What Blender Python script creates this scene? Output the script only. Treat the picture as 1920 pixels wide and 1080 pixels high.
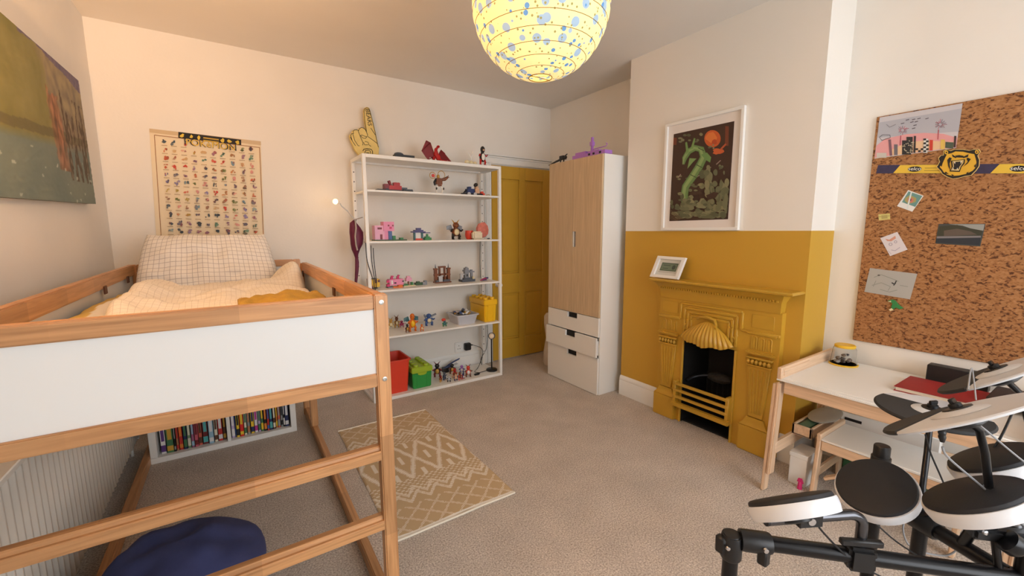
import bpy, bmesh, math, random
from mathutils import Vector, Matrix, noise
for o in list(bpy.data.objects): bpy.data.objects.remove(o)
sc = bpy.context.scene; COL = sc.collection
rnd = random.Random(7)
# ------------------------------------------------------------------ camera
FL, YAW, PITCH, ROLL, CH = 787.27, .5843, .1345, -.0028, 1.3368
CF = Vector((math.sin(YAW)*math.cos(PITCH), math.cos(YAW)*math.cos(PITCH), -math.sin(PITCH)))
CR = Vector((math.cos(YAW), -math.sin(YAW), 0)); CU = CR.cross(CF)
CR, CU = CR*math.cos(ROLL)+CU*math.sin(ROLL), -CR*math.sin(ROLL)+CU*math.cos(ROLL)
CP = Vector((0, 0, CH))
cam = bpy.data.cameras.new('camera'); cam.sensor_width = 36; cam.lens = FL*36/1920; cam.clip_start = .02
co = bpy.data.objects.new('camera', cam); COL.objects.link(co)
m3 = Matrix((CR, CU, -CF)).transposed(); co.matrix_world = Matrix.Translation(CP) @ m3.to_4x4()
sc.camera = co
def on(x, y, ax, val):                      # pixel -> point on an axis plane
    d = CF*FL + CR*(x-960) - CU*(y-540); i = 'XYZ'.index(ax)
    return CP + d*((val-CP[i])/d[i])
def at(x, y, dep):
    return CP + (CF*FL + CR*(x-960) - CU*(y-540))*(dep/FL)
# ------------------------------------------------------------------ light
def lin(c): return tuple((v/255/12.92 if v/255 <= .04045 else ((v/255+.055)/1.055)**2.4) for v in c)
sc.view_settings.view_transform = 'Standard'; sc.view_settings.look = 'None'
sc.view_settings.gamma = 1; sc.view_settings.use_curve_mapping = False
sc.view_settings.exposure = 0.3
w = bpy.data.worlds.new('sky'); sc.world = w; w.use_nodes = True
w.node_tree.nodes['Background'].inputs[0].default_value = (.80, .88, 1, 1)
w.node_tree.nodes['Background'].inputs[1].default_value = 1.0
def area(name, loc, rot, sx, sy, e, col):
    l = bpy.data.lights.new(name, 'AREA'); l.shape = 'RECTANGLE'; l.size = sx; l.size_y = sy; l.energy = e; l.color = col
    o = bpy.data.objects.new(name, l); COL.objects.link(o); o.location = loc; o.rotation_euler = rot; return o
WX0, WX1, WZ0, WZ1, WY = .3, 2.65, .40, 2.45, -2.0
area('window_daylight', ((WX0+WX1)/2, WY-.22, (WZ0+WZ1)/2), (math.pi/2, 0, 0), WX1-WX0, WZ1-WZ0, 72, (.95, .975, 1))
# ------------------------------------------------------------------ materials
MC = {}
def nodes(name):
    m = bpy.data.materials.new(name); m.use_nodes = True
    return m, m.node_tree.nodes, m.node_tree.links, m.node_tree.nodes['Principled BSDF']
def M(name, rgb=None, rough=.5, var=0, vs=20, bump=0, bs=200, metal=0, spec=None, coat=0):
    if name in MC: return MC[name]
    m, n, l, p = nodes(name); MC[name] = m
    c = lin(rgb)
    p.inputs['Base Color'].default_value = (*c, 1); p.inputs['Roughness'].default_value = rough; p.inputs['Metallic'].default_value = metal
    if spec is not None: p.inputs['Specular IOR Level'].default_value = spec
    if coat: p.inputs['Coat Weight'].default_value = coat
    if var or bump: tc = n.new('ShaderNodeTexCoord')
    if var:
        t = n.new('ShaderNodeTexNoise'); t.inputs['Scale'].default_value = vs; t.inputs['Detail'].default_value = 4
        l.new(tc.outputs['Object'], t.inputs['Vector'])
        r = n.new('ShaderNodeValToRGB'); l.new(t.outputs['Fac'], r.inputs[0])
        r.color_ramp.elements[0].position = .3; r.color_ramp.elements[1].position = .7
        r.color_ramp.elements[0].color = (*[v*(1-var) for v in c], 1); r.color_ramp.elements[1].color = (*[min(1, v*(1+var)) for v in c], 1)
        l.new(r.outputs[0], p.inputs['Base Color'])
    if bump:
        t = n.new('ShaderNodeTexNoise'); t.inputs['Scale'].default_value = bs; t.inputs['Detail'].default_value = 3
        l.new(tc.outputs['Object'], t.inputs['Vector'])
        b = n.new('ShaderNodeBump'); b.inputs['Strength'].default_value = bump; b.inputs['Distance'].default_value = .004
        l.new(t.outputs['Fac'], b.inputs['Height']); l.new(b.outputs[0], p.inputs['Normal'])
    return m
def wood(name, rgb, axis, rough=.42, joint=True, contrast=.30):
    if name in MC: return MC[name]
    m, n, l, p = nodes(name); MC[name] = m; c = lin(rgb)
    tc = n.new('ShaderNodeTexCoord'); mp = n.new('ShaderNodeMapping'); g = n.new('ShaderNodeNewGeometry')
    s = [34, 34, 34]; s['xyz'.index(axis)] = 1.6
    mp.inputs['Scale'].default_value = s
    l.new(g.outputs['Position'], mp.inputs['Vector'])
    t = n.new('ShaderNodeTexNoise'); t.inputs['Scale'].default_value = 1.6; t.inputs['Detail'].default_value = 6; t.inputs['Distortion'].default_value = 1.2
    l.new(mp.outputs[0], t.inputs['Vector'])
    r = n.new('ShaderNodeValToRGB'); l.new(t.outputs['Fac'], r.inputs[0])
    r.color_ramp.elements[0].position = .32; r.color_ramp.elements[1].position = .66
    r.color_ramp.elements[0].color = (c[0]*(1-contrast*.8), c[1]*(1-contrast), c[2]*(1-contrast*1.2), 1)
    r.color_ramp.elements[1].color = (*[min(1, v*1.12) for v in c], 1)
    out = r.outputs[0]
    if joint:
        sx = n.new('ShaderNodeSeparateXYZ'); l.new(g.outputs['Position'], sx.inputs[0])
        a = n.new('ShaderNodeMath'); a.operation = 'MULTIPLY'; a.inputs[1].default_value = 2.9; l.new(sx.outputs['XYZ'.index(axis.upper())], a.inputs[0])
        fl = n.new('ShaderNodeMath'); fl.operation = 'FLOOR'; l.new(a.outputs[0], fl.inputs[0])
        wn = n.new('ShaderNodeTexWhiteNoise'); wn.noise_dimensions = '1D'; l.new(fl.outputs[0], wn.inputs['W'])
        mr = n.new('ShaderNodeMapRange'); mr.inputs['To Min'].default_value = .78; mr.inputs['To Max'].default_value = 1.12; l.new(wn.outputs['Value'], mr.inputs[0])
        mx = n.new('ShaderNodeMix'); mx.data_type = 'RGBA'; mx.blend_type = 'MULTIPLY'; mx.inputs[0].default_value = 1
        l.new(out, mx.inputs[6]); l.new(mr.outputs[0], mx.inputs[7]); out = mx.outputs[2]
    l.new(out, p.inputs['Base Color']); p.inputs['Roughness'].default_value = rough
    return m
def mcol():
    if 'printed' in MC: return MC['printed']
    m, n, l, p = nodes('printed'); MC['printed'] = m
    a = n.new('ShaderNodeAttribute'); a.attribute_name = 'Col'; l.new(a.outputs['Color'], p.inputs['Base Color']); p.inputs['Roughness'].default_value = .7
    return m
# ------------------------------------------------------------------ mesh helpers
WL = {}
def tag(o, label=None, cat=None, group=None, kind=None):
    for k, v in (('label', label), ('category', cat), ('group', group), ('kind', kind)):
        if v: o[k] = v
    return o
def thing(name, loc, label, cat, group=None, kind=None):
    o = bpy.data.objects.new(name, None); o.empty_display_size = .05; COL.objects.link(o); o.location = loc; WL[o] = Vector(loc)
    return tag(o, label, cat, group, kind)
def basis(n):
    n = Vector(n).normalized(); a = Vector((0, 0, 1)) if abs(n.z) < .9 else Vector((1, 0, 0))
    u = a.cross(n).normalized(); return u, n.cross(u), n
class MB:
    def __init__(s): s.v = []; s.f = []; s.c = {}; s.uv = None; s.pc = None
    def add(s, vs, fs, col=None):
        b = len(s.v); s.v += [Vector(q) for q in vs]
        for q in fs:
            if col: s.c[len(s.f)] = col
            s.f.append([b+i for i in q])
        return s
    def box(s, x0, x1, y0, y1, z0, z1, col=None, mat=None):
        vs = [Vector((x, y, z)) for z in (z0, z1) for y in (y0, y1) for x in (x0, x1)]
        if mat: vs = [mat @ q for q in vs]
        return s.add(vs, [(0, 2, 3, 1), (4, 5, 7, 6), (0, 1, 5, 4), (1, 3, 7, 5), (3, 2, 6, 7), (2, 0, 4, 6)], col)
    def bar(s, p0, p1, wid, hgt, up=(0, 0, 1), col=None):      # box along a segment
        p0, p1 = Vector(p0), Vector(p1); d = (p1-p0).normalized(); sd = d.cross(Vector(up)).normalized(); u = sd.cross(d)
        vs = [p+sd*(a*wid/2)+u*(b*hgt/2) for p in (p0, p1) for a, b in ((-1, -1), (1, -1), (1, 1), (-1, 1))]
        return s.add(vs, [(0, 1, 2, 3), (7, 6, 5, 4), (0, 4, 5, 1), (1, 5, 6, 2), (2, 6, 7, 3), (3, 7, 4, 0)], col)
    def rings(s, rs, cap=True, col=None, closed=False):
        n = len(rs[0]); vs = [q for r in rs for q in r]; fs = []
        m = len(rs)
        for i in range(m if closed else m-1):
            for j in range(n):
                a, b = i*n, ((i+1) % m)*n; fs.append((a+j, a+(j+1) % n, b+(j+1) % n, b+j))
        if cap and not closed: fs.append(tuple(range(n))[::-1]); fs.append(tuple(range((m-1)*n, m*n)))
        return s.add(vs, fs, col)
    def lathe(s, prof, n=20, o=(0, 0, 0), ax=(0, 0, 1), col=None, cap=True):
        u, v, w = basis(ax); o = Vector(o)
        return s.rings([[o+w*z+(u*math.cos(t*2*math.pi/n)+v*math.sin(t*2*math.pi/n))*max(r, 1e-5) for t in range(n)] for r, z in prof], cap, col)
    def cyl(s, p0, p1, r0, r1=None, n=12, col=None):
        p0, p1 = Vector(p0), Vector(p1); return s.lathe([(r0, 0), (r0 if r1 is None else r1, (p1-p0).length)], n, p0, p1-p0, col)
    def tube(s, pts, r, n=8, col=None, closed=False):
        pts = [Vector(q) for q in pts]; rs = []; m = len(pts); pu = None
        for i, q in enumerate(pts):
            a = pts[(i-1) % m] if (closed or i) else q; b = pts[(i+1) % m] if (closed or i < m-1) else q
            d = (b-a).normalized()
            if pu is None: pu = basis(d)[0]
            pu = (pu-d*pu.dot(d)).normalized(); v = d.cross(pu); rr = r[i] if isinstance(r, (list, tuple)) else r
            rs.append([q+(pu*math.cos(t*2*math.pi/n)+v*math.sin(t*2*math.pi/n))*rr for t in range(n)])
        return s.rings(rs, True, col, closed)
    def ell(s, c, r, n=12, m=8, rot=None, col=None):
        c = Vector(c); rs = []
        for i in range(m+1):
            th = math.pi*i/m; ring = []
            for j in range(n):
                q = Vector((r[0]*max(math.sin(th), .01)*math.cos(2*math.pi*j/n), r[1]*max(math.sin(th), .01)*math.sin(2*math.pi*j/n), -r[2]*math.cos(th)))
                ring.append(c+(rot @ q if rot else q))
            rs.append(ring)
        return s.rings(rs, True, col)
    def prism(s, poly, vec, col=None):
        poly = [Vector(q) for q in poly]; vec = Vector(vec); n = len(poly)
        return s.add(poly+[q+vec for q in poly], [tuple(range(n))[::-1], tuple(range(n, 2*n))]+[(i, (i+1) % n, n+(i+1) % n, n+i) for i in range(n)], col)
    def grid(s, nx, ny, fn, colfn=None):
        s.uv = [(i/nx, j/ny) for j in range(ny+1) for i in range(nx+1)]
        s.v = [Vector(fn(*q)) for q in s.uv]
        s.f = [(j*(nx+1)+i, j*(nx+1)+i+1, (j+1)*(nx+1)+i+1, (j+1)*(nx+1)+i) for j in range(ny) for i in range(nx)]
        if colfn: s.pc = [lin(colfn(*q)) for q in s.uv]
        return s
    def build(s, name, mat, parent=None, bevel=0, smooth=True, ang=38, recalc=True, label=None, cat=None, group=None, kind=None, seg=1, solid=0):
        xs = [q.x for q in s.v]; ys = [q.y for q in s.v]; zs = [q.z for q in s.v]
        org = Vector(((min(xs)+max(xs))/2, (min(ys)+max(ys))/2, min(zs)))
        me = bpy.data.meshes.new(name); me.from_pydata([q-org for q in s.v], [], s.f)
        if s.uv:
            ul = me.uv_layers.new(name='UVMap')
            for lp in me.loops: ul.data[lp.index].uv = s.uv[lp.vertex_index]
        if s.pc:
            ca = me.color_attributes.new('Col', 'FLOAT_COLOR', 'POINT')
            for i, c in enumerate(s.pc): ca.data[i].color = (*c, 1)
        elif s.c:
            ca = me.color_attributes.new('Col', 'FLOAT_COLOR', 'CORNER')
            for p in me.polygons:
                c = (*lin(s.c.get(p.index, (128, 128, 128))), 1)
                for li in p.loop_indices: ca.data[li].color = c
        if recalc or bevel:
            bm = bmesh.new(); bm.from_mesh(me)
            if recalc: bmesh.ops.recalc_face_normals(bm, faces=bm.faces)
            if bevel:
                es = [e for e in bm.edges if len(e.link_faces) == 2 and e.calc_face_angle(0) > .6]
                bmesh.ops.bevel(bm, geom=es, offset=bevel, segments=seg, affect='EDGES', clamp_overlap=True)
            bm.to_mesh(me); bm.free()
        if smooth:
            me.shade_smooth(); me.set_sharp_from_angle(angle=math.radians(ang))
        o = bpy.data.objects.new(name, me); COL.objects.link(o); me.materials.append(mat)
        if parent is not None: o.parent = parent; o.location = org-WL[parent]
        else: o.location = org
        WL[o] = org
        if solid:
            md = o.modifiers.new('thickness', 'SOLIDIFY'); md.thickness = solid; md.offset = 0
        return tag(o, label, cat, group, kind)
def zc(ox, oy, sc_):                         # zoomed-crop coordinates -> photo pixels
    return lambda x, y: (x/sc_+ox, y/sc_+oy)
class Art:                                   # flat print: coloured polygons stacked in hair-thin layers on a plane
    def __init__(s, fn, nrm): s.m = MB(); s.fn = fn; s.n = Vector(nrm); s.k = 1
    def poly(s, pts, col, dk=1):
        q = [Vector(s.fn(*p))+s.n*(.00012*s.k) for p in pts]; s.m.add(q, [tuple(range(len(q)))], col); s.k += dk; return s
    def disc(s, x, y, rx, ry, col, n=14, jit=0, dk=1):
        return s.poly([(x+rx*(1+jit*rnd.uniform(-1, 1))*math.cos(2*math.pi*i/n), y+ry*(1+jit*rnd.uniform(-1, 1))*math.sin(2*math.pi*i/n)) for i in range(n)], col, dk)
    def line(s, pts, wd, col, dk=1):
        for a, b in zip(pts[:-1], pts[1:]):
            dx, dy = b[0]-a[0], b[1]-a[1]; L = math.hypot(dx, dy) or 1; nx, ny = -dy/L*wd/2, dx/L*wd/2
            s.poly([(a[0]+nx, a[1]+ny), (b[0]+nx, b[1]+ny), (b[0]-nx, b[1]-ny), (a[0]-nx, a[1]-ny)], col, 0)
        s.k += dk; return s
    def build(s, name, parent, **kw):
        return s.m.build(name, mcol(), parent, smooth=False, recalc=False, **kw)
def text(body, size, mat, parent, name, origin, xdir, ydir, thick=.0006, align='CENTER', sx=1):
    cu = bpy.data.curves.new(name, 'FONT'); cu.body = body; cu.size = size; cu.extrude = thick; cu.align_x = align; cu.align_y = 'CENTER'
    o = bpy.data.objects.new(name, cu); COL.objects.link(o); bpy.context.view_layer.update()
    me = bpy.data.meshes.new_from_object(o.evaluated_get(bpy.context.evaluated_depsgraph_get())); bpy.data.objects.remove(o)
    x = Vector(xdir).normalized(); y = Vector(ydir).normalized(); z = x.cross(y)
    t = bpy.data.objects.new(name, me); COL.objects.link(t); me.materials.clear(); me.materials.append(mat); t.parent = parent
    for v in me.vertices: v.co = x*(v.co.x*sx)+y*v.co.y+z*v.co.z
    t.location = Vector(origin)-WL[parent]; WL[t] = Vector(origin); return t
# ------------------------------------------------------------------ palette
def wall_mat():
    return M('wall_plaster', (237, 232, 224), .85, .02, 3, .15, 60)
WHITE = M('white_gloss', (240, 239, 235), .35); WMAT = M('white_matt', (238, 236, 231), .55)
YEL = M('yellow_paint', (198, 154, 50), .38, .03, 6, .05, 60)
BLK = M('black_plastic', (22, 22, 24), .42); BLKM = M('black_metal', (18, 18, 21), .3, metal=.3); CHR = M('chrome', (205, 205, 208), .2, metal=1)
WOODX = wood('pine_x', (200, 150, 102), 'x'); WOODY = wood('pine_y', (200, 150, 102), 'y'); WOODZ = wood('pine_z', (200, 150, 102), 'z')
PALX = wood('pale_pine_x', (222, 190, 158), 'x', joint=False, contrast=.16); PALY = wood('pale_pine_y', (222, 190, 158), 'y', joint=False, contrast=.16); PALZ = wood('pale_pine_z', (222, 190, 158), 'z', joint=False, contrast=.16)
def carpet():
    m, n, l, p = nodes('carpet_pile'); g = n.new('ShaderNodeNewGeometry')
    a = n.new('ShaderNodeTexNoise'); a.inputs['Scale'].default_value = 150; a.inputs['Detail'].default_value = 3; l.new(g.outputs['Position'], a.inputs['Vector'])
    b = n.new('ShaderNodeTexNoise'); b.inputs['Scale'].default_value = 5; b.inputs['Detail'].default_value = 3; l.new(g.outputs['Position'], b.inputs['Vector'])
    r = n.new('ShaderNodeValToRGB'); l.new(a.outputs['Fac'], r.inputs[0]); e = r.color_ramp.elements
    e[0].position = .32; e[0].color = (*lin((164, 152, 141)), 1); e[1].position = .68; e[1].color = (*lin((228, 217, 206)), 1)
    mr = n.new('ShaderNodeMapRange'); mr.inputs['From Min'].default_value = .3; mr.inputs['From Max'].default_value = .7; mr.inputs['To Min'].default_value = .9; mr.inputs['To Max'].default_value = 1.06; l.new(b.outputs['Fac'], mr.inputs[0])
    mx = n.new('ShaderNodeMix'); mx.data_type = 'RGBA'; mx.blend_type = 'MULTIPLY'; mx.inputs[0].default_value = 1; l.new(r.outputs[0], mx.inputs[6]); l.new(mr.outputs[0], mx.inputs[7])
    l.new(mx.outputs[2], p.inputs['Base Color']); p.inputs['Roughness'].default_value = 1; p.inputs['Specular IOR Level'].default_value = .1
    bp = n.new('ShaderNodeBump'); bp.inputs['Strength'].default_value = .7; bp.inputs['Distance'].default_value = .006; l.new(a.outputs['Fac'], bp.inputs['Height']); l.new(bp.outputs[0], p.inputs['Normal'])
    return m
def cork():
    m, n, l, p = nodes('cork_granules'); g = n.new('ShaderNodeNewGeometry'); mp = n.new('ShaderNodeMapping'); mp.inputs['Scale'].default_value = (1, 1, 1.7); l.new(g.outputs['Position'], mp.inputs[0])
    a = n.new('ShaderNodeTexNoise'); a.inputs['Scale'].default_value = 62; a.inputs['Detail'].default_value = 4; a.inputs['Distortion'].default_value = .8; l.new(mp.outputs[0], a.inputs['Vector'])
    r = n.new('ShaderNodeValToRGB'); l.new(a.outputs['Fac'], r.inputs[0]); e = r.color_ramp.elements
    e[0].position = .36; e[0].color = (*lin((86, 50, 26)), 1); e[1].position = .46; e[1].color = (*lin((156, 106, 62)), 1)
    q = r.color_ramp.elements.new(.75); q.color = (*lin((184, 136, 90)), 1)
    l.new(r.outputs[0], p.inputs['Base Color']); p.inputs['Roughness'].default_value = .9
    bp = n.new('ShaderNodeBump'); bp.inputs['Strength'].default_value = .4; bp.inputs['Distance'].default_value = .003; l.new(a.outputs['Fac'], bp.inputs['Height']); l.new(bp.outputs[0], p.inputs['Normal'])
    return m
def check(name, base, line_, nu, nv, wd=.07):
    m, n, l, p = nodes(name); tc = n.new('ShaderNodeTexCoord'); sx = n.new('ShaderNodeSeparateXYZ'); l.new(tc.outputs['UV'], sx.inputs[0]); outs = []
    for k, N in ((0, nu), (1, nv)):
        a = n.new('ShaderNodeMath'); a.operation = 'MULTIPLY'; a.inputs[1].default_value = N; l.new(sx.outputs[k], a.inputs[0])
        b = n.new('ShaderNodeMath'); b.operation = 'FRACT'; l.new(a.outputs[0], b.inputs[0])
        c = n.new('ShaderNodeMath'); c.operation = 'LESS_THAN'; c.inputs[1].default_value = wd; l.new(b.outputs[0], c.inputs[0]); outs.append(c)
    mxm = n.new('ShaderNodeMath'); mxm.operation = 'MAXIMUM'; l.new(outs[0].outputs[0], mxm.inputs[0]); l.new(outs[1].outputs[0], mxm.inputs[1])
    mx = n.new('ShaderNodeMix'); mx.data_type = 'RGBA'; l.new(mxm.outputs[0], mx.inputs[0]); mx.inputs[6].default_value = (*lin(base), 1); mx.inputs[7].default_value = (*lin(line_), 1)
    l.new(mx.outputs[2], p.inputs['Base Color']); p.inputs['Roughness'].default_value = .9; p.inputs['Specular IOR Level'].default_value = .15
    return m
def chimney_paint():                         # yellow paint up to a dado line, white above
    m, n, l, p = nodes('two_tone_wall_paint'); g = n.new('ShaderNodeNewGeometry'); sx = n.new('ShaderNodeSeparateXYZ'); l.new(g.outputs['Position'], sx.inputs[0])
    a = n.new('ShaderNodeMath'); a.operation = 'GREATER_THAN'; a.inputs[1].default_value = 1.335; l.new(sx.outputs[2], a.inputs[0])
    mx = n.new('ShaderNodeMix'); mx.data_type = 'RGBA'; l.new(a.outputs[0], mx.inputs[0]); mx.inputs[6].default_value = (*lin((198, 154, 50)), 1); mx.inputs[7].default_value = (*lin((237, 232, 224)), 1)
    l.new(mx.outputs[2], p.inputs['Base Color']); p.inputs['Roughness'].default_value = .6
    t = n.new('ShaderNodeTexNoise'); t.inputs['Scale'].default_value = 55; l.new(g.outputs['Position'], t.inputs['Vector'])
    bp = n.new('ShaderNodeBump'); bp.inputs['Strength'].default_value = .15; bp.inputs['Distance'].default_value = .004; l.new(t.outputs['Fac'], bp.inputs['Height']); l.new(bp.outputs[0], p.inputs['Normal'])
    return m
# ------------------------------------------------------------------ room shell
XL, XR, YB, HC, XC, YC0, YC1 = -.64, 2.89, 3.6275, 2.603, 2.593, 2.2933, 1.009
FY = WY
ST = dict(kind='structure')
MB().box(XL-.1, XR+.1, FY-.1, YB+.1, -.08, 0).build('floor', carpet(), **ST)
MB().box(XL-.1, XR+.1, FY-.1, YB+.1, HC, HC+.08).build('ceiling', M('ceiling_paint', (236, 231, 224), .9, .02, 2), **ST)
WM = wall_mat()
MB().box(XL-.1, XR+.1, YB, YB+.1, 0, HC).build('wall_back', WM, **ST)
MB().box(XL-.1, XL, FY-.1, YB, 0, HC).build('wall_left', WM, **ST)
MB().box(XR, XR+.1, FY-.1, YB, 0, HC).build('wall_right', WM, **ST)
fw = MB()
for b in ((XL, WX0, 0, HC), (WX1, XR, 0, HC), (WX0, WX1, 0, WZ0), (WX0, WX1, WZ1, HC)): fw.box(b[0], b[1], FY-.12, FY, b[2], b[3])
fw.build('wall_front', WM, **ST)
OY0, OY1, OZ = 1.345, 1.700, .66             # firebox opening in the chimney breast
cb = MB().box(XC, XR, OY1, YC0, 0, HC).box(XC, XR, YC1, OY0, 0, HC).box(XC, XR, OY0, OY1, OZ, HC)
cb.build('wall_chimney', chimney_paint(), **ST)
# window behind the camera
wn = thing('window_1', ((WX0+WX1)/2, FY-.06, WZ0), None, None, kind='structure')
wf = MB()
for x in (WX0, WX1-.06): wf.box(x, x+.06, FY-.10, FY-.02, WZ0, WZ1)
for z in (WZ0, WZ1-.06): wf.box(WX0+.06, WX1-.06, FY-.10, FY-.02, z, z+.06)
wf.build('window_frame', WHITE, wn, bevel=.004)
gm, gn, gl, gp = nodes('window_glass'); tr = gn.new('ShaderNodeBsdfTransparent'); gs = gn.new('ShaderNodeBsdfGlossy'); gs.inputs['Roughness'].default_value = .02; mxs = gn.new('ShaderNodeMixShader'); mxs.inputs[0].default_value = .04
gl.new(tr.outputs[0], mxs.inputs[1]); gl.new(gs.outputs[0], mxs.inputs[2]); gl.new(mxs.outputs[0], gn['Material Output'].inputs[0])
step = (WX1-WX0-.06)/3
for i in range(3):
    x0 = WX0+.06+i*step
    if i: MB().box(x0-.06, x0, FY-.09, FY-.03, WZ0+.06, WZ1-.06).build('mullion', WHITE, wn, bevel=.004)
    MB().box(x0, x0+step-.06, FY-.064, FY-.06, WZ0+.06, WZ1-.06).build('pane', gm, wn)
MB().box(WX0-.05, WX1+.05, FY-.02, FY+.14, WZ0-.035, WZ0).build('window_sill', WHITE, wn, bevel=.006)
# skirting boards
SK = M('skirting_gloss', (236, 235, 231), .35)
def skirt(name, p0, p1, nrm, h=.155, t=.018):
    p0, p1, nrm = Vector((*p0, 0)), Vector((*p1, 0)), Vector((*nrm, 0))
    prof = [(0, 0), (t, 0), (t, h-.045), (t-.004, h-.038), (t-.001, h-.03), (t-.006, h-.012), (t*.35, h), (0, h)]
    return MB().rings([[p+nrm*a+Vector((0, 0, z)) for a, z in prof] for p in (p0, p1)]).build(name, SK, kind='structure')
skirt('baseboard_chimney', (XC, YC0), (XC, 1.935), (-1, 0), .16)
skirt('baseboard_chimney_near', (XC, 1.075), (XC, YC1-.018), (-1, 0), .16)
skirt('baseboard_chimney_side', (XC, YC1), (XR-.018, YC1), (0, -1), .16)
skirt('baseboard_right', (XR, YC1), (XR, FY), (-1, 0), .16)
skirt('baseboard_back', (XL+.018, YB), (2.08, YB), (0, -1), .15)
skirt('baseboard_left', (XL, FY), (XL, YB), (1, 0), .15)
# door and architrave in the back wall
dr = thing('door_1', (2.51, YB, 0), None, None, kind='structure')
DX0, DX1, DZ = 2.15, 2.875, 1.975
DY = YB-.012
YD = M('yellow_door_gloss', (198, 154, 50), .33, .03, 5)
px0, px1, px2, px3 = 2.255, 2.475, 2.548, 2.778
fr = MB()
for x0, x1 in ((DX0, px0), (px1, px2), (px3, DX1)): fr.box(x0, x1, DY-.012, YB+.01, .01, DZ)
for x0, x1 in ((px0, px1), (px2, px3)):
    for z0, z1 in ((.01, .215), (.70, .905), (1.85, DZ)): fr.box(x0, x1, DY-.012, YB+.01, z0, z1)
fr.build('door_frame_boards', YD, dr, bevel=.003)
for x0, x1 in ((px0, px1), (px2, px3)):
    for z0, z1 in ((.215, .70), (.905, 1.85)):
        MB().box(x0, x1, DY+.0, YB+.005, z0, z1).box(x0+.022, x1-.022, DY-.005, DY+.002, z0+.022, z1-.022).build('door_panel', YD, dr, bevel=.002)
kb = MB().lathe([(.024, 0), (.024, .004), (.009, .006), (.009, .03), (.022, .036), (.027, .05), (.022, .064), (.006, .07)], 16, (2.205, DY-.012, .80), (0, -1, 0))
kb.build('door_knob', WMAT, dr)
tr1 = thing('trim_1', (2.1, YB, 0), None, None, kind='structure')
def arch(m, a, b):                            # stepped moulding between two inner points
    pass
for k, (x0, x1, t) in enumerate(((2.075, 2.150, .018), (2.082, 2.100, .030), (2.128, 2.146, .024))):
    MB().box(x0, x1, YB-t, YB, 0, 2.0).build('architrave_fillet' if k else 'architrave_board', SK, tr1, bevel=.003)
for k, (z0, z1, t) in enumerate(((1.985, 2.065, .018), (2.045, 2.06, .032), (1.99, 2.006, .024), (2.062, 2.078, .040))):
    MB().box(2.06, 2.885, YB-t, YB, z0, z1).build('head_fillet' if k else 'head_board', SK, tr1, bevel=.003)
# ------------------------------------------------------------------ loft bed
BX0, BX1, BY0, BY1, BZ = -.53, .387, 1.28, 3.33, 1.146
bed = thing('loft_bed', ((BX0+BX1)/2, (BY0+BY1)/2, 0), 'pine loft bed with white side panels and ladder-like rungs at its foot end', 'bed')
PW = .042
def post(x0, y0, z0, z1): 
    p = MB().box(x0, x0+PW, y0, y0+PW, z0, z1).build('post', WOODZ, bed, bevel=.004, seg=2); return p
fposts = []
for x in (BX0, BX1-PW):
    for y in (BY0, BY1-PW): fposts.append((post(x, y, 0, BZ), x, y))
mid = post(BX1-PW, 2.93, .055, BZ-.006)
BOLT = M('bolt_steel', (190, 188, 182), .3, metal=1)
for p, x, y in fposts:
    if y == BY0:
        for z in (1.122, .878): MB().lathe([(.0075, 0), (.0075, .002), (.004, .0025), (.004, .001)], 14, (x+PW/2, BY0, z), (0, -1, 0)).build('bolt', BOLT, p)
for y, fr_ in ((BY0, 1), (BY1-PW, 0)):
    a, b = BX0+PW, BX1-PW
    MB().box(a, b, y+.004, y+PW-.006, 1.100, BZ).build('end_top_rail', WOODX, bed, bevel=.004, seg=2)
    MB().box(a, b, y+.012, y+.022, .896, 1.101).build('end_panel', M('white_laminate', (224, 225, 224), .4), bed)
    MB().box(a, b, y+.003, y+PW-.006, .855, .897).build('end_lower_rail', WOODX, bed, bevel=.003, seg=2)
for z in (.610, .367):
    MB().rings([[Vector((x, BY0+a, z+b)) for a, b in ((.003, 0), (.037, 0), (.044, .007), (.044, .038), (.040, .042), (.020, .042), (.016, .038), (.014, .030), (.006, .030), (.003, .027))] for x in (BX0+PW, BX1-PW)]).build('end_rung', WOODX, bed, ang=25)
MB().box(BX0+.004, BX0+PW-.008, BY0+PW, BY1-PW, 1.085, BZ).build('side_top_rail', WOODY, bed, bevel=.004, seg=2)
MB().box(BX1-PW+.006, BX1-.004, BY0+PW, 2.93, 1.085, BZ).build('side_top_rail', WOODY, bed, bevel=.004, seg=2)
LAM = M('white_laminate')
MB().box(BX0+.012, BX0+.022, BY0+PW, BY1-PW, .896, 1.086).build('side_panel', LAM, bed)
MB().box(BX1-.024, BX1-.014, BY0+PW, 2.93, .896, 1.086).build('side_panel', LAM, bed)
for x in (BX0+.004, BX1-PW+.004):
    MB().box(x, x+.034, BY0+PW, BY1-PW, .855, .897).build('side_lower_rail', WOODY, bed, bevel=.003)
    MB().box(x, x+.034, BY0+PW, BY1-PW, .0, .055).build('floor_beam', WOODY, bed, bevel=.004, seg=2)
for z in (.28, .52, .76): MB().box(BX1-PW+.006, BX1-.008, 2.972, BY1-PW, z, z+.035).build('ladder_rung', WOODY, bed, bevel=.004)
DKW = M('dark_wood_plug', (92, 52, 28), .6)
for y in (1.9, 2.86): MB().box(BX1-PW+.001, BX1-PW+.0065, y, y+.045, 1.062, 1.097).build('strap_plug', DKW, bed)
for y in (2.55, 3.05): MB().box(BX0+PW-.0085, BX0+PW-.003, y, y+.045, 1.062, 1.097).build('strap_plug', DKW, bed)
MB().box(BX0+PW, BX1-PW, BY0+PW, BY1-PW, .86, .88).build('slatted_base', PALX, bed)
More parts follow.
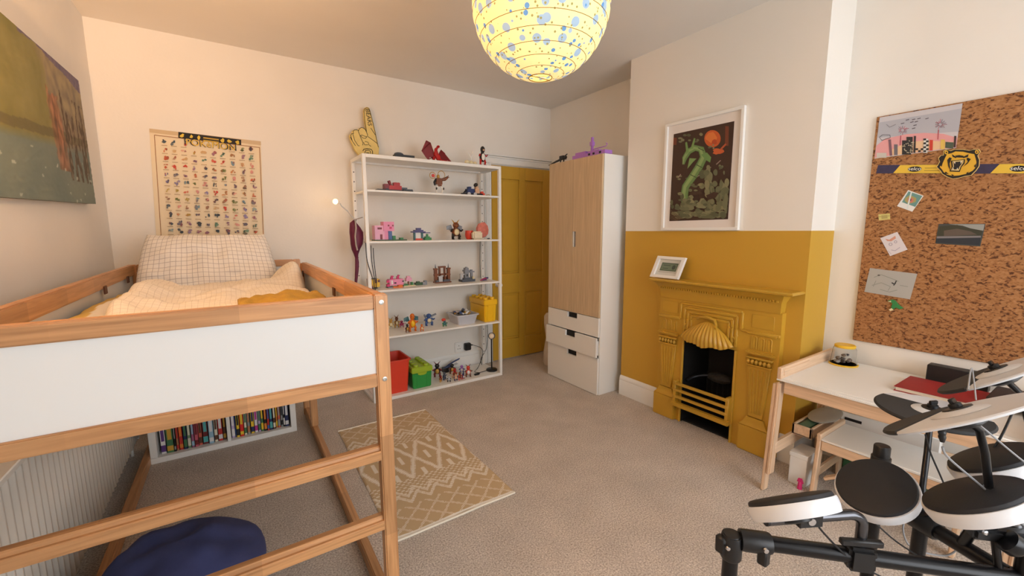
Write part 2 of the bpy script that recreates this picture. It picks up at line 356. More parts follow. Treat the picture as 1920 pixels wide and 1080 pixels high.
# bedding
def nz(x, y, z, s): return noise.noise(Vector((x*s, y*s, z*s)))
MB().box(BX0+.05, BX1-.05, BY0+.05, BY1-.05, .881, .975).build('mattress', M('mattress_ticking', (232, 228, 220), .9, .02, 40, .1, 80), bevel=.02, seg=3, label='white mattress lying inside the pine loft bed frame', cat='mattress')
CHK = check('fine_check_cotton', (238, 232, 224), (176, 168, 164), 27, 15, .085)
CHK2 = check('faint_check_cotton', (236, 228, 216), (208, 198, 186), 40, 60, .07)
def duv(u, v):
    x = -.375+.705*u; y = 1.52+1.40*v
    h = 1.012+.064*max(0, math.sin(math.pi*min(1, max(0, u))))**.45*max(0, math.sin(math.pi*min(.98, .03+.95*v)))**.35
    h += .085*math.exp(-((u-.06)/.12)**2)*math.sin(math.pi*min(1, v))                     # rolled left edge
    h += .11*math.exp(-((u-.93)/.12)**2-((v-.93)/.16)**2)                               # peak beside the far post
    h += .026*nz(x, y, 0, 5)+.018*nz(x, y, 3, 12)+.006*abs(nz(x*.6, y, 5, 30))
    e = min(u, 1-u, v, 1-v); h -= .06*max(0, 1-e/.05)**2
    return (x+.012*nz(x, y, 8, 6), y+.012*nz(x, y, 9, 6), max(h, .979))
MB().grid(110, 150, duv).build('duvet', CHK2, recalc=False, ang=180, label='rumpled cream checked duvet spread over the loft bed mattress', cat='duvet', solid=.004)
def pil(u, v):
    th = 2*math.pi*u; a = abs(math.cos(th))**.55*(1 if math.cos(th) > 0 else -1); b = math.sin(th)
    return a, b
pm = MB()
PC, PWD, PHT, PTH = Vector((-.115, 3.06, 1.150)), .355, .195, .085
tl = Matrix.Rotation(math.radians(-28), 3, 'X')
def pill(sign):
    def fn(u, v):
        a, b = 2*u-1, 2*v-1
        edge = (max(0, 1-abs(a)**2.6)*max(0, 1-abs(b)**2.6))**.42
        pinch = 1-.07*(1-abs(a)**2)*abs(b)**4-.05*(1-b*b)*abs(a)**4
        q = Vector((a*PWD*(1-.05*abs(b)**3)*(1-.075*(b+1)), -sign*(PTH*edge+.022*nz(a*2, b*2, sign, 1.6)*edge+.014*nz(a, b, 2*sign, 4)*edge), b*PHT*pinch+.012*nz(a, 0, 4, 2)))
        return PC+tl @ q
    return fn
g1 = MB().grid(64, 40, pill(1)); g2 = MB().grid(64, 40, pill(-1)); nb = len(g1.v)
g1.v += g2.v; g1.f += [tuple(nb+i for i in f)[::-1] for f in g2.f]; g1.uv += g2.uv
g1.build('pillow', CHK, recalc=False, ang=180, label='plump white pillow with a fine grey check, leaning at the bed head', cat='pillow')
def blk(u, v):
    x = .0+.325*u; y = 1.82+(v-.5)*.44*(.22+.78*u)+.02*math.sin(9*u)
    h = duv((x+.375)/.705, (y-1.52)/1.40)[2]+.008+.045*math.sin(math.pi*u)**.5*math.sin(math.pi*v)**.5*(.6+.5*u)+.024*nz(x, y, 1, 11)+.012*nz(x, y, 2, 28)
    return (x, y, h)
MB().grid(50, 46, blk).build('throw_blanket', M('mustard_fabric', (170, 134, 54), .95, .12, 30, .3, 150), recalc=False, ang=180, label='crumpled mustard yellow throw at the foot of the bed', cat='blanket', solid=.004)
def shy(u, v):
    x = -.482+.118*u; y = 1.66+1.15*v
    h = 1.000+.062*math.exp(-((u-.45)/.55)**2)*math.sin(math.pi*min(1, .25+v*.7))**.5+.010*nz(x, y, 0, 9)+.05*max(0, .25-u)
    return (x, y, h)
MB().grid(20, 90, shy, lambda u, v: (208, 178, 98) if u < .42+.06*math.sin(9*v) else (232, 226, 216)).build('bed_sheet', mcol(), recalc=False, ang=180, label='white sheet with a pale yellow border bunched beside the duvet', cat='sheet', solid=.003)
# ------------------------------------------------------------------ radiator behind the bed
ra = thing('radiator', (-.60, 2.3, .1), 'white ribbed panel radiator on the wall behind the loft bed', 'radiator')
RADM = M('radiator_enamel', (236, 232, 222), .4)
n = 46; ys = [1.15+i*(3.22-1.15)/(n*4) for i in range(n*4+1)]
rm = MB()
pr = [(-.560-.007*(0, 1, 1, 0)[i % 4], y) for i, y in enumerate(ys)]
pts = [(x, y) for x, y in pr]
rm.add([(x, y, z) for z in (.12, .68) for x, y in pts], [(i, i+1, len(pts)+i+1, len(pts)+i) for i in range(len(pts)-1)])
rm.build('ribbed_panel', RADM, ra, ang=20, recalc=False, solid=.003)
MB().box(-.625, -.553, 1.15, 3.22, .676, .695).build('top_grille', RADM, ra, bevel=.003)
for y in (1.145, 3.215): MB().box(-.622, -.556, y, y+.01, .11, .695).build('side_cover', RADM, ra, bevel=.002)
MB().box(-.585, -.573, 1.16, 3.21, .13, .66).build('rear_panel', RADM, ra)
MB().tube([(-.60, 3.24, .16), (-.60, 3.24, 0)], .008).build('pipe', RADM, ra)
MB().lathe([(.012, 0), (.016, .01), (.016, .05), (.010, .06)], 12, (-.60, 3.24, .15)).build('valve', BLK, ra)
# ------------------------------------------------------------------ low bookcase with books
lb = thing('low_bookcase', (-.11, 3.18, 0), 'low white bookcase full of paperbacks under the loft bed', 'bookcase')
LX0, LX1, LY0, LY1, LZ = -.492, .268, 3.05, 3.285, .30
MB().box(LX0, LX1, LY0, LY1, 0, .035).build('bottom_board', WMAT, lb, bevel=.002)
MB().box(LX0, LX1, LY0, LY1, LZ-.03, LZ).build('top_board', WMAT, lb, bevel=.002)
for x in (LX0, LX1-.034): MB().box(x, x+.034, LY0, LY1, .035, LZ-.03).build('side_board', WMAT, lb, bevel=.002)
MB().box(on(424.5, 800, 'Y', 3.054).x, on(431.5, 800, 'Y', 3.054).x, LY0+.004, LY1, .035, LZ-.03).build('divider', WMAT, lb, bevel=.001)
MB().box(LX0+.034, LX1-.034, LY1-.006, LY1, .035, LZ-.03).build('back_board', WMAT, lb)
CN = {'white': (225, 222, 220), 'green': (70, 120, 78), 'black': (24, 24, 28), 'tan': (176, 120, 80), 'red': (196, 52, 44), 'navy': (38, 48, 92), 'sage': (120, 150, 112), 'mauve': (158, 96, 130), 'pink': (200, 92, 110), 'coral': (206, 98, 76), 'maroon': (110, 34, 36), 'pale blue': (150, 186, 206), 'cream': (230, 220, 196), 'brown': (96, 62, 44), 'lilac': (188, 170, 206), 'grey': (150, 150, 148), 'yellow': (236, 196, 46), 'scarlet': (222, 40, 30), 'teal': (84, 170, 170), 'blue': (56, 96, 170), 'magenta': (180, 50, 140), 'orange': (226, 132, 50), 'purple': (96, 60, 128), 'gold': (206, 160, 60)}
BK = [(172, 240, 'white', 'purple'), (245, 335, 'green', 'gold'), (337, 362, 'black', 'grey'), (365, 400, 'tan', 'red'), (402, 452, 'red', 'orange'), (456, 503, 'navy', 'green'), (505, 550, 'sage', 'cream'), (552, 590, 'mauve', 'pale blue'), (592, 640, 'pink', 'maroon'), (642, 690, 'coral', 'brown'), (694, 762, 'maroon', 'teal'), (766, 830, 'pale blue', 'white'), (835, 880, 'cream', 'brown'), (883, 940, 'red', 'white'), (944, 982, 'brown', 'gold'),
      (1046, 1090, 'lilac', 'white'), (1092, 1104, 'grey', 'blue'), (1106, 1146, 'yellow', 'black'), (1149, 1199, 'scarlet', 'yellow'), (1201, 1236, 'cream', 'green'), (1240, 1276, 'grey', 'tan'), (1284, 1326, 'yellow', 'navy'), (1328, 1370, 'white', 'magenta'), (1372, 1406, 'lilac', 'green'), (1408, 1440, 'green', 'yellow'), (1444, 1480, 'black', 'orange'), (1482, 1510, 'red', 'blue'), (1512, 1550, 'navy', 'teal'), (1554, 1586, 'brown', 'cream'), (1588, 1610, 'orange', 'yellow'), (1612, 1645, 'coral', 'grey'), (1648, 1678, 'grey', 'black'), (1680, 1698, 'black', 'white'), (1700, 1746, 'navy', 'white')]
PAGE = M('book_pages', (226, 216, 196), .9)
for i, (a, b, c1, c2) in enumerate(BK):
    yy = 3.085+rnd.uniform(-.006, .012); x0 = on(a/6.4+270, 800, 'Y', yy).x; x1 = on(b/6.4+270, 800, 'Y', yy).x-.0012
    h = rnd.uniform(.178, .205); th = 'thick' if x1-x0 > .0245 else ('thin' if x1-x0 < .0165 else 'slim')
    bk = thing('book', ((x0+x1)/2, yy+.06, .036), '%s %s paperback with %s lettering blocks, in the low white bookcase' % (th, c1, c2), 'book', 'paperbacks in the low bookcase')
    cm = M('cover_'+c1.replace(' ', '_'), CN[c1], .5); dm = M('cover_'+c2.replace(' ', '_'), CN[c2], .5)
    d = .125; z0 = .0362
    MB().box(x0, x0+.0012, yy, yy+d, z0, z0+h).box(x1-.0012, x1, yy, yy+d, z0, z0+h).box(x0, x1, yy, yy+.0012, z0, z0+h).build('cover', cm, bk)
    MB().box(x0+.0014, x1-.0014, yy+.0014, yy+d-.003, z0+.002, z0+h-.002).build('page_block', PAGE, bk)
    tm = MB(); w_ = x1-x0
    tm.box(x0+w_*.2, x1-w_*.2, yy-.0006, yy-.0001, z0+h*.42, z0+h*.86)
    tm.box(x0+w_*.05, x1-w_*.05, yy-.0006, yy-.0001, z0+.012, z0+.012+rnd.uniform(.02, .05))
    tm.build('spine_print', dm, bk)
# ------------------------------------------------------------------ beanbag
def bean(u, v):
    th = 2*math.pi*u; ph = math.pi*v; r = 1+.10*nz(math.cos(th), math.sin(th), v*2, 1.3)
    zz = -math.cos(ph); rad = math.sin(ph)**.75
    return (-.235+.25*rad*math.cos(th)*r, 1.72+.24*rad*math.sin(th)*r, .140+(.139 if zz < 0 else .150)*zz+.03*max(0, zz)*nz(math.cos(th)*rad*2, math.sin(th)*rad*2, 1, 1.5))
MB().grid(48, 30, bean).build('beanbag', M('navy_canvas', (58, 66, 112), .9, .10, 12, .25, 220), ang=180, label='navy blue fabric beanbag on the carpet beneath the loft bed', cat='beanbag')
# ------------------------------------------------------------------ painting on the left wall
pn = thing('canvas_painting', (XL+.02, 2.45, 1.44), 'wide oil painting of riders on a grey road beside green fields', 'painting')
PY0, PY1, PZ0, PZ1 = 1.62, 3.165, 1.462, 2.088
rotp = Matrix.Rotation(math.radians(2.0), 4, 'X'); pcen = Vector((0, (PY0+PY1)/2, (PZ0+PZ1)/2)); sh_ = Matrix.Translation(pcen) @ rotp @ Matrix.Translation(-pcen)
MB().box(XL+.001, XL+.036, PY0, PY1, PZ0, PZ1, mat=sh_).build('stretched_canvas', M('canvas_edge', (112, 112, 96), .8), pn)
def mixc(a, b, t): t = max(0, min(1, t)); return tuple(a[i]+(b[i]-a[i])*t for i in range(3))
def paint(u, v):
    n1 = nz(u*3, v*2, 0, 2.2); n2 = nz(u*10, v*4, 3, 3); n3 = nz(u*30, v*9, 7, 2)
    road = .40+.10*(u-.4)+.02*n1
    fld = mixc((116, 112, 58), (142, 134, 82), .5+.7*n1+.3*n2); c = fld
    far = mixc((120, 108, 92), (158, 142, 108), .5+n2+1.2*(v-.7))
    edge = .60+.10*(1-v)+.03*n2
    c = mixc(c, far, (u-edge)*18)
    if v > .985-.26*max(0, u-.66)+.02*n1 and u > .5: c = mixc((118, 102, 118), (92, 84, 116), .5+n3)
    if v < road: c = mixc(c, mixc((104, 120, 116), (120, 132, 122), .5+n1), (road-v)*16)
    elif v < road+.06: c = mixc(c, (96, 88, 58), .7)
    k = nz(u*38, v*5, 11, 1)
    if u > .76 and .16 < v < .80-.1*(u-.76) and k > .02: c = mixc(c, mixc((66, 46, 30), (190, 172, 150), max(0, n3)), .75)
    d = abs(u-.70-.06*(.55-v))
    if d < .05+.015*n3 and .22 < v < .74+.05*n2: c = mixc(c, mixc((196, 122, 88), (96, 56, 34), .5+1.2*nz(u*60, v*12, 2, 1)), .8-.3*(d/.045))
    if v < .32 and nz(u*30, v*24, 21, 1) > .5: c = mixc(c, (190, 196, 186), .7)
    return c
MB().grid(230, 120, lambda u, v: sh_ @ Vector((XL+.0385+.0012*nz(u*20, v*20, 5, 2), PY0+(PY1-PY0)*u, PZ0+(PZ1-PZ0)*v)), paint).build('oil_paint', mcol(), pn, recalc=False)
# ------------------------------------------------------------------ wall poster
CM = M('poster_paper', (233, 216, 184), .6)
po = thing('chart_poster', (-.08, YB, 1.2), 'cream poster with rows of tiny colourful creatures under a black title banner', 'poster')
pz = zc(270, 230, 4.5); PYP = YB-.004
def ppx(x, y): return on(*pz(x, y), 'Y', PYP)
MB().prism([ppx(45, 50), ppx(985, 158), ppx(1020, 1075), ppx(110, 1075)], (0, .002, 0)).build('sheet', CM, po)
MB().prism([ppx(45, 50), ppx(985, 158), ppx(987, 190), ppx(47, 82)], (0, -.0025, 0)).build('hanging_strip', M('poster_strip', (205, 180, 142), .5), po)
A = Art(ppx, (0, -1, 0)); A.k = 24
A.line([(152, 1060), (88, 105), (975, 210), (1012, 1060)], 5, (150, 96, 50))
A.poly([(290, 78), (820, 145), (820, 190), (290, 128)], (26, 24, 28))
for x in (322, 398, 462, 660, 722, 790):
    y = 104+(x-290)*.123; A.disc(x, y+3, 17, 15, (222, 190, 70), 9, .45)
for k in range(2): A.line([(500, 128+k*22), (632, 145+k*22)], 11, (196, 160, 60))
PALc = [(86, 130, 112), (120, 148, 160), (176, 150, 70), (190, 92, 60), (206, 70, 56), (150, 108, 130), (96, 92, 110), (196, 140, 90), (110, 120, 70), (204, 168, 120), (160, 120, 96), (70, 84, 96), (216, 150, 140), (140, 130, 170)]
for r_ in range(14):
    for c_ in range(10):
        v = r_/12.; u = c_/9.
        xl = 172+62*v; xr = 905+40*v; x = xl+(xr-xl)*u; y = 162+820*v+62*u*(1-v)+8*u
        if (r_ == 0 and 2 < c_ < 7): continue
        col = rnd.choice(PALc); sc2 = rnd.uniform(.75, 1.05)
        for q in range(rnd.choice((3, 4))):
            cc = mixc(col, rnd.choice(((40, 36, 34), (236, 214, 170), col, (190, 80, 60))), rnd.uniform(0, .5))
            A.disc(x+rnd.uniform(-15, 15), y+rnd.uniform(-13, 13), rnd.uniform(6, 17)*sc2, rnd.uniform(6, 15)*sc2, cc, 8, .4, 0); A.k += .25
        A.line([(x-24, y+29), (x+24, y+32)], 5, (176, 150, 116), .0)
A.build('printed_chart', po)
TY = M('title_yellow', (226, 188, 70), .6)
xd = ppx(700, 190)-ppx(420, 155); yd = Vector((0, 0, 1))
ct = ppx(566, 190)+Vector((0, -.004, 0)); text('POKéMON', .060, M('title_dark', (38, 34, 40), .6), po, 'title_shadow', ct+Vector((.0, -.0040, -.001)), xd, yd, .0004, sx=1.02)
text('POKéMON', .0560, TY, po, 'title_lettering', ct+Vector((0, -.0050, 0)), xd, yd, .0004, sx=1.02)
# ------------------------------------------------------------------ tall white shelving unit
KX0, KX1, KY0, KY1, KZ = .828, 2.016, 3.2146, 3.565, 1.90
PT = .026
SHZ = [1.645, 1.265, .888, .517]
WST = M('white_powder_coat', (240, 238, 233), .4)
sh = thing('shelving_unit', ((KX0+KX1)/2, (KY0+KY1)/2, 0), 'tall open white metal shelving unit filled with toys against the back wall', 'shelving unit')
for x in (KX0, KX1-PT):
    for y in (KY0, KY1-PT): MB().box(x, x+PT, y, y+PT, 0, KZ).build('post', WST, sh, bevel=.002)
    MB().box(x, x+PT, KY0+PT, KY1-PT, 0, .024).build('side_foot_rail', WST, sh, bevel=.002)
    MB().box(x, x+PT, KY0+PT, KY1-PT, KZ-.026, KZ).build('side_top_rail', WST, sh, bevel=.002)
for y in (KY0, KY1-PT):
    for z in (0, KZ-.026): MB().box(KX0+PT, KX1-PT, y, y+PT, z, z+.026).build('long_rail', WST, sh, bevel=.002)
MB().box(KX0+PT, KX1-PT, KY0+PT, KY1-PT, KZ-.012, KZ-.001).build('top_shelf', WST, sh)
MB().box(KX0+PT, KX1-PT, KY0+PT, KY1-PT, .014, .0262).build('bottom_shelf', WST, sh)
for z in SHZ: MB().box(KX0+.02, KX1-.02, KY0+.004, KY1-.004, z-.016, z).build('shelf', WST, sh, bevel=.002)
hm = MB()
for x in (KX0+PT/2, KX1-PT/2):
    for k in range(24):
        z = .15+k*.075; hm.box(x-.004, x+.004, KY1-PT-.0006, KY1-PT, z, z+.008)
hm.build('peg_holes', M('hole_dark', (60, 55, 50), .8), sh, kind='stuff')
ZT = KZ; Z1, Z2, Z3, Z4 = SHZ; Z5 = .0262
# ------------------------------------------------------------------ toys
def sl(x0, x1, y0, y1, Y, zb):               # photo box -> centre x, width, height at a depth
    a = on(x0, y1, 'Y', Y); b = on(x1, y1, 'Y', Y); c = on((x0+x1)/2, y0, 'Y', Y); d = on((x0+x1)/2, y1, 'Y', Y)
    return (a.x+b.x)/2, b.x-a.x, c.z-d.z
def tm_(name, rgb, rough=.4): return M('toy_'+name, rgb, rough)
TC = dict(red=(178, 28, 28), dred=(120, 18, 26), black=(28, 26, 28), cream=(226, 212, 170), gold=(200, 154, 70), brown=(120, 66, 34), orange=(216, 112, 30), blue=(60, 92, 150), dblue=(38, 54, 104), teal=(54, 104, 112), pink=(226, 138, 176), hpink=(206, 44, 110), lpink=(232, 168, 196), yellow=(238, 188, 30), green=(52, 132, 72), dgreen=(52, 86, 50), lgreen=(140, 178, 40), grey=(132, 138, 148), lgrey=(186, 188, 192), dgrey=(78, 84, 94), purple=(120, 76, 160), dpurple=(74, 70, 122), lpurple=(176, 120, 206), rock=(206, 112, 94), white=(234, 232, 226), magenta=(172, 60, 104), skin=(222, 176, 140), salmon=(222, 70, 50))
def T(k): return tm_(k, TC[k])
def studs(m, x0, x1, y0, y1, z, r=.004, p=.016, h=.002):
    nx = max(1, int((x1-x0)/p)); ny = max(1, int((y1-y0)/p))
    for i in range(nx):
        for j in range(ny): m.cyl((x0+(i+.5)*(x1-x0)/nx, y0+(j+.5)*(y1-y0)/ny, z), (x0+(i+.5)*(x1-x0)/nx, y0+(j+.5)*(y1-y0)/ny, z+h), r, n=6)
    return m
def toy(name, label, cat, x, y, z, parts, group=None, rz=0, z0=0):
    """parts: (part name, colour key, function filling a mesh in local metres)"""
    t = thing(name, (x, y, z+.0004), label, cat, group)
    R = Matrix.Rotation(rz, 3, 'Z')
    for pn_, ck, fn in parts:
        m = MB(); fn(m); m.v = [R @ q+Vector((x, y, z+.0004)) for q in m.v]
        m.build(pn_, T(ck) if isinstance(ck, str) else ck, t)
    return t
def wing(m, s, W, H, z0, y=.01, k=3):
    tip = [(s*.02, y, z0), (s*W*.45, y+.01, z0+H), (s*W, y+.015, z0+H*.72)]
    lo = [(s*W*(.98-.18*i), y+.012, z0+H*(.10+.12*(i % 2))-H*.1*i/k) for i in range(k+1)]
    m.prism(tip+lo, (0, .004, 0))
    m.tube([tip[0], tip[1]], .003, 5); m.tube([tip[1], tip[2]], .0025, 5)
def figure(name, label, x, y, z, H, body, limb, belly=None, wings=None, WW=.05, WH=.06, tail=None, horns=None, rz=0, cat='figurine', group=None, wide=1., arms=True, snout=None):
    H *= 1.15; w = H*.20*wide
    P = [('body', body, lambda m: (m.ell((0, 0, H*.42), (w, w*.85, H*.24), 10, 8), m.ell((0, -w*.15, H*.80), (w*.72, w*.72, H*.17), 10, 8), m.cyl((0, 0, H*.55), (0, -.0, H*.75), w*.5, n=8)))]
    for s in (-1, 1):
        P.append(('leg', limb, lambda m, s=s: (m.tube([(s*w*.55, 0, H*.32), (s*w*.85, -w*.3, H*.16), (s*w*.75, 0, H*.05)], [w*.42, w*.32, w*.24], 7), m.ell((s*w*.78, -w*.3, H*.035), (w*.32, w*.5, H*.035), 8, 5))))
        if arms: P.append(('arm', limb, lambda m, s=s: m.tube([(s*w*.7, 0, H*.56), (s*w*1.25, -w*.3, H*.47), (s*w*1.35, -w*.8, H*.55)], [w*.28, w*.22, w*.18], 6)))
        if wings: P.append(('wing', wings, lambda m, s=s: wing(m, s, WW, WH, H*.50)))
        if horns: P.append(('horn', horns, lambda m, s=s: m.tube([(s*w*.35, 0, H*.92), (s*w*.6, 0, H*1.02), (s*w*1.0, 0, H*1.12)], [w*.18, w*.13, .001], 5)))
        P.append(('eye', 'black', lambda m, s=s: m.ell((s*w*.3, -w*.80, H*.83), (w*.12, w*.08, H*.025), 6, 5)))
    if belly: P.append(('belly', belly, lambda m: m.ell((0, -w*.35, H*.42), (w*.7, w*.62, H*.19), 10, 8)))
    if snout: P.append(('snout', snout, lambda m: m.ell((0, -w*.8, H*.76), (w*.3, w*.35, H*.05), 8, 6)))
    if tail: P.append(('tail', tail, lambda m: m.tube([(0, w*.6, H*.25), (w*.5, w*1.4, H*.2), (w*1.5, w*1.3, H*.35), (w*1.7, w*1.1, H*.5)], [w*.35, w*.25, w*.15, w*.05], 6)))
    return toy(name, label, cat, x, y, z, P, group, rz)
FYT = 3.40
# foam hand
fz = zc(640, 190, 6); fh = thing('foam_hand', (.95, 3.56, KZ+.001), 'pale yellow foam hand with a raised finger lettered BEARS, on the shelving unit', 'foam hand')
def fpx(x, y): return on(*fz(x, y), 'Y', 3.545)
OUT = [(200, 606), (150, 540), (112, 450), (92, 385), (105, 362), (127, 362), (122, 332), (142, 318), (170, 318), (188, 326), (196, 305), (222, 292), (248, 298), (272, 318), (284, 345), (262, 205), (253, 100), (262, 72), (288, 61), (314, 72), (328, 108), (356, 220), (388, 350), (412, 470), (427, 520), (420, 625)]
FO = M('foam_yellow', (230, 206, 132), .85, .05, 20); FOD = M('ink_black', (26, 24, 20), .7)
hp = [fpx(*q) for q in OUT]
for q in hp: q.z = max(q.z, KZ+.002)
MB().prism(hp, (0, .035, 0)).build('foam_body', FO, fh, bevel=.003)
ln = MB()
def fl_(pts, r=.0021): ln.tube([fpx(*q)+Vector((0, -.001, 0)) for q in pts], r, 5)
inn = [((x-275)*.93+275, (y-400)*.965+400) for x, y in OUT[2:-1]]
fl_(inn)
for pts in ([(128, 365), (150, 440), (190, 500), (205, 500)], [(188, 330), (215, 400), (245, 470), (240, 495)], [(272, 320), (297, 380), (285, 400), (230, 380), (215, 385)], [(215, 385), (240, 412), (270, 418), (285, 402)], [(297, 395), (360, 440), (410, 480)], [(265, 450), (300, 460), (310, 490), (335, 508)], [(250, 460), (262, 490), (300, 490)], [(100, 400), (125, 450), (160, 500)], [(330, 300), (384, 380)]): fl_(pts)
fl_([(242, 560), (250, 540), (290, 532), (335, 540), (350, 560), (352, 596)], .0028); fl_([(262, 590), (270, 556), (300, 548), (325, 560), (330, 590)], .0025); fl_([(280, 580), (315, 582)], .003)
ln.build('ink_outline', FOD, fh)
ctr = fpx(306, 182); e1 = fpx(300, 115); e2 = fpx(322, 250)
text('BEARS', .046, FOD, fh, 'lettering', ctr+Vector((0, -.0012, 0)), (e2-e1), Vector((0, -1, 0)).cross((e2-e1).normalized()), .0005, sx=1.0)
FYTOP = 3.285
# top of the unit
x, w_, h_ = sl(738, 774, 287, 294, FYTOP, KZ)
toy('game_controller', 'flat black toy gadget lying on top of the shelving unit', 'toy', x, FYTOP-.01, KZ, [('body', 'black', lambda m: m.box(-w_/2, w_/2, -.03, .03, 0, .022)), ('grip', 'dgrey', lambda m: (m.ell((-w_*.25, 0, .026), (w_*.25, .03, .016), 10, 6), m.box(0, w_*.45, -.012, .012, .014, .022)))])
x, w_, h_ = sl(793, 844, 266, 299, FYTOP, KZ)
def dwing(m, s, W, H):
    m.prism([(s*.01, .01, H*.35), (s*W*.35, .02, H*.98), (s*W*.62, .03, H*(1.05 if s < 0 else .72)), (s*W, .02, H*(.5 if s < 0 else .1)), (s*W*.72, .018, H*.22), (s*W*.55, .016, H*.08), (s*W*.38, .014, H*.24), (s*W*.2, .012, H*.1)], (0, .005, 0))
    for e in ((s*W*.62, .028, H*(1.05 if s < 0 else .72)), (s*W, .018, H*(.5 if s < 0 else .1)), (s*W*.55, .014, H*.08)): m.tube([(s*.01, .008, H*.35), (s*W*.35, .016, H*.95), e] if e[2] > H*.1 else [(s*.01, .008, H*.3), e], .003, 5)
toy('dragon_figurine', 'dark red dragon figurine with spread bat wings on the shelving unit', 'figurine', x-.005, FYTOP, KZ, [
    ('body', 'red', lambda m: (m.tube([(.05, .03, .012), (.02, .0, .03), (0, 0, .06), (-.005, -.01, .095), (.002, -.035, .11)], [.012, .022, .02, .013, .007], 8), m.ell((.004, -.035, .112), (.012, .022, .011), 8, 6))),
    ('wing', 'dred', lambda m: dwing(m, -1, .115, .155)), ('wing', 'dred', lambda m: dwing(m, 1, .150, .105)),
    ('leg', 'red', lambda m: m.tube([(-.015, 0, .03), (-.03, -.02, .012), (-.03, -.03, 0.003)], [.012, .008, .006], 6)), ('leg', 'red', lambda m: m.tube([(.015, 0, .03), (.03, -.02, .012), (.03, -.03, 0.003)], [.012, .008, .006], 6)),
    ('tail', 'red', lambda m: m.tube([(.03, .02, .02), (.07, .0, .01), (.10, -.03, .008)], [.012, .008, .002], 6))])
x, w_, h_ = sl(870, 897, 280, 306, FYTOP, KZ)
toy('block_sculpture', 'small cream block sculpture with a forked top beside a black and red figure', 'toy', x, FYTOP, KZ, [('base', 'cream', lambda m: (m.ell((-.04, 0, .02), (.024, .02, .02), 8, 6), m.ell((.0, 0, .018), (.02, .02, .018), 8, 6), m.ell((.036, 0, .016), (.018, .018, .016), 8, 6))), ('fork', 'white', lambda m: (m.tube([(0, 0, .03), (0, 0, .06), (-.03, 0, .10)], .005, 6), m.tube([(0, 0, .055), (.02, 0, .115)], .005, 6)))])
x, w_, h_ = sl(892, 913, 277, 307, FYTOP, KZ)
figure('clown_figurine', 'small figurine in red shorts and black sleeves with raised arms', x, FYTOP-.02, KZ, .145, 'black', 'red', 'white', horns=None, snout='skin', wide=.85)
# first shelf
x, w_, h_ = sl(703, 769, 336, 357, FYT, Z1)
toy('block_racer', 'red and black block vehicle with a long flat nose', 'toy vehicle', x, FYT-.04, Z1, [
    ('chassis', 'black', lambda m: m.box(-w_/2, w_/2, -.03, .03, .006, .018)), ('bodywork', 'red', lambda m: (m.box(-.06, .05, -.028, .028, .018, .05), m.box(-.01, .04, -.02, .02, .05, .075), studs(m, .0, .04, -.02, .02, .075))), ('engine', 'dred', lambda m: (m.box(-.085, -.05, -.03, .03, .018, .06), m.cyl((-.03, -.0, .05), (-.045, 0, .088), .012))), ('nose', 'dgrey', lambda m: (m.box(.05, w_/2, -.02, .02, .018, .028), m.box(.05, .10, -.015, .015, .028, .04)))]
    + [('wheel', 'black', lambda m, a=a, b=b: m.cyl((a, b-.008, .013), (a, b+.008, .013), .013, n=14)) for a in (-.07, .07) for b in (-.034, .034)])
x, w_, h_ = sl(804, 839, 312, 361, FYT, Z1)
H = .205
def ring(m, c, r, t): m.tube([(c[0]+r*math.cos(q*math.pi/8), c[1], c[2]+r*math.sin(q*math.pi/8)) for q in range(16)], t, 5, closed=True)
toy('robot_figurine', 'tall brown and cream robot figurine with two hoops over its shoulders', 'figurine', x, FYT-.02, Z1, [
    ('torso', 'brown', lambda m: (m.box(-.028, .024, -.018, .018, .085, .135), m.box(-.018, .018, -.016, .016, .07, .088))), ('head', 'gold', lambda m: m.ell((-.008, -.005, .15), (.014, .014, .017), 10, 8)), ('hoop', 'gold', lambda m: ring(m, (.028, .01, .168), .032, .0028)), ('hoop', 'gold', lambda m: ring(m, (-.052, .01, .158), .026, .0028)),
    ('shield', 'salmon', lambda m: m.cyl((-.052, -.004, .155), (-.052, .002, .155), .014, n=14)), ('arm', 'brown', lambda m: (m.tube([(.02, 0, .125), (.05, -.01, .13), (.075, -.01, .148)], [.012, .014, .01], 7), m.tube([(.075, -.01, .148), (.085, -.01, .165)], [.006, .002], 5), m.tube([(.075, -.01, .148), (.092, -.01, .15)], [.006, .002], 5))), ('arm', 'black', lambda m: m.tube([(-.026, 0, .125), (-.045, -.005, .10), (-.042, -.01, .075)], [.011, .009, .007], 7)),
    ('leg', 'white', lambda m: (m.tube([(-.012, 0, .08), (-.03, -.008, .05), (-.022, 0, .012)], [.012, .012, .007], 7), m.box(-.034, -.012, -.02, .012, 0, .010))), ('leg', 'white', lambda m: (m.tube([(.012, 0, .08), (.034, -.008, .05), (.026, 0, .012)], [.012, .012, .007], 7), m.box(.016, .038, -.02, .012, 0, .010))), ('knee', 'black', lambda m: (m.ell((-.03, -.014, .05), (.008, .008, .012), 7, 5), m.ell((.034, -.014, .05), (.008, .008, .012), 7, 5)))])
x, w_, h_ = sl(855, 920, 340, 364, FYT, Z1)
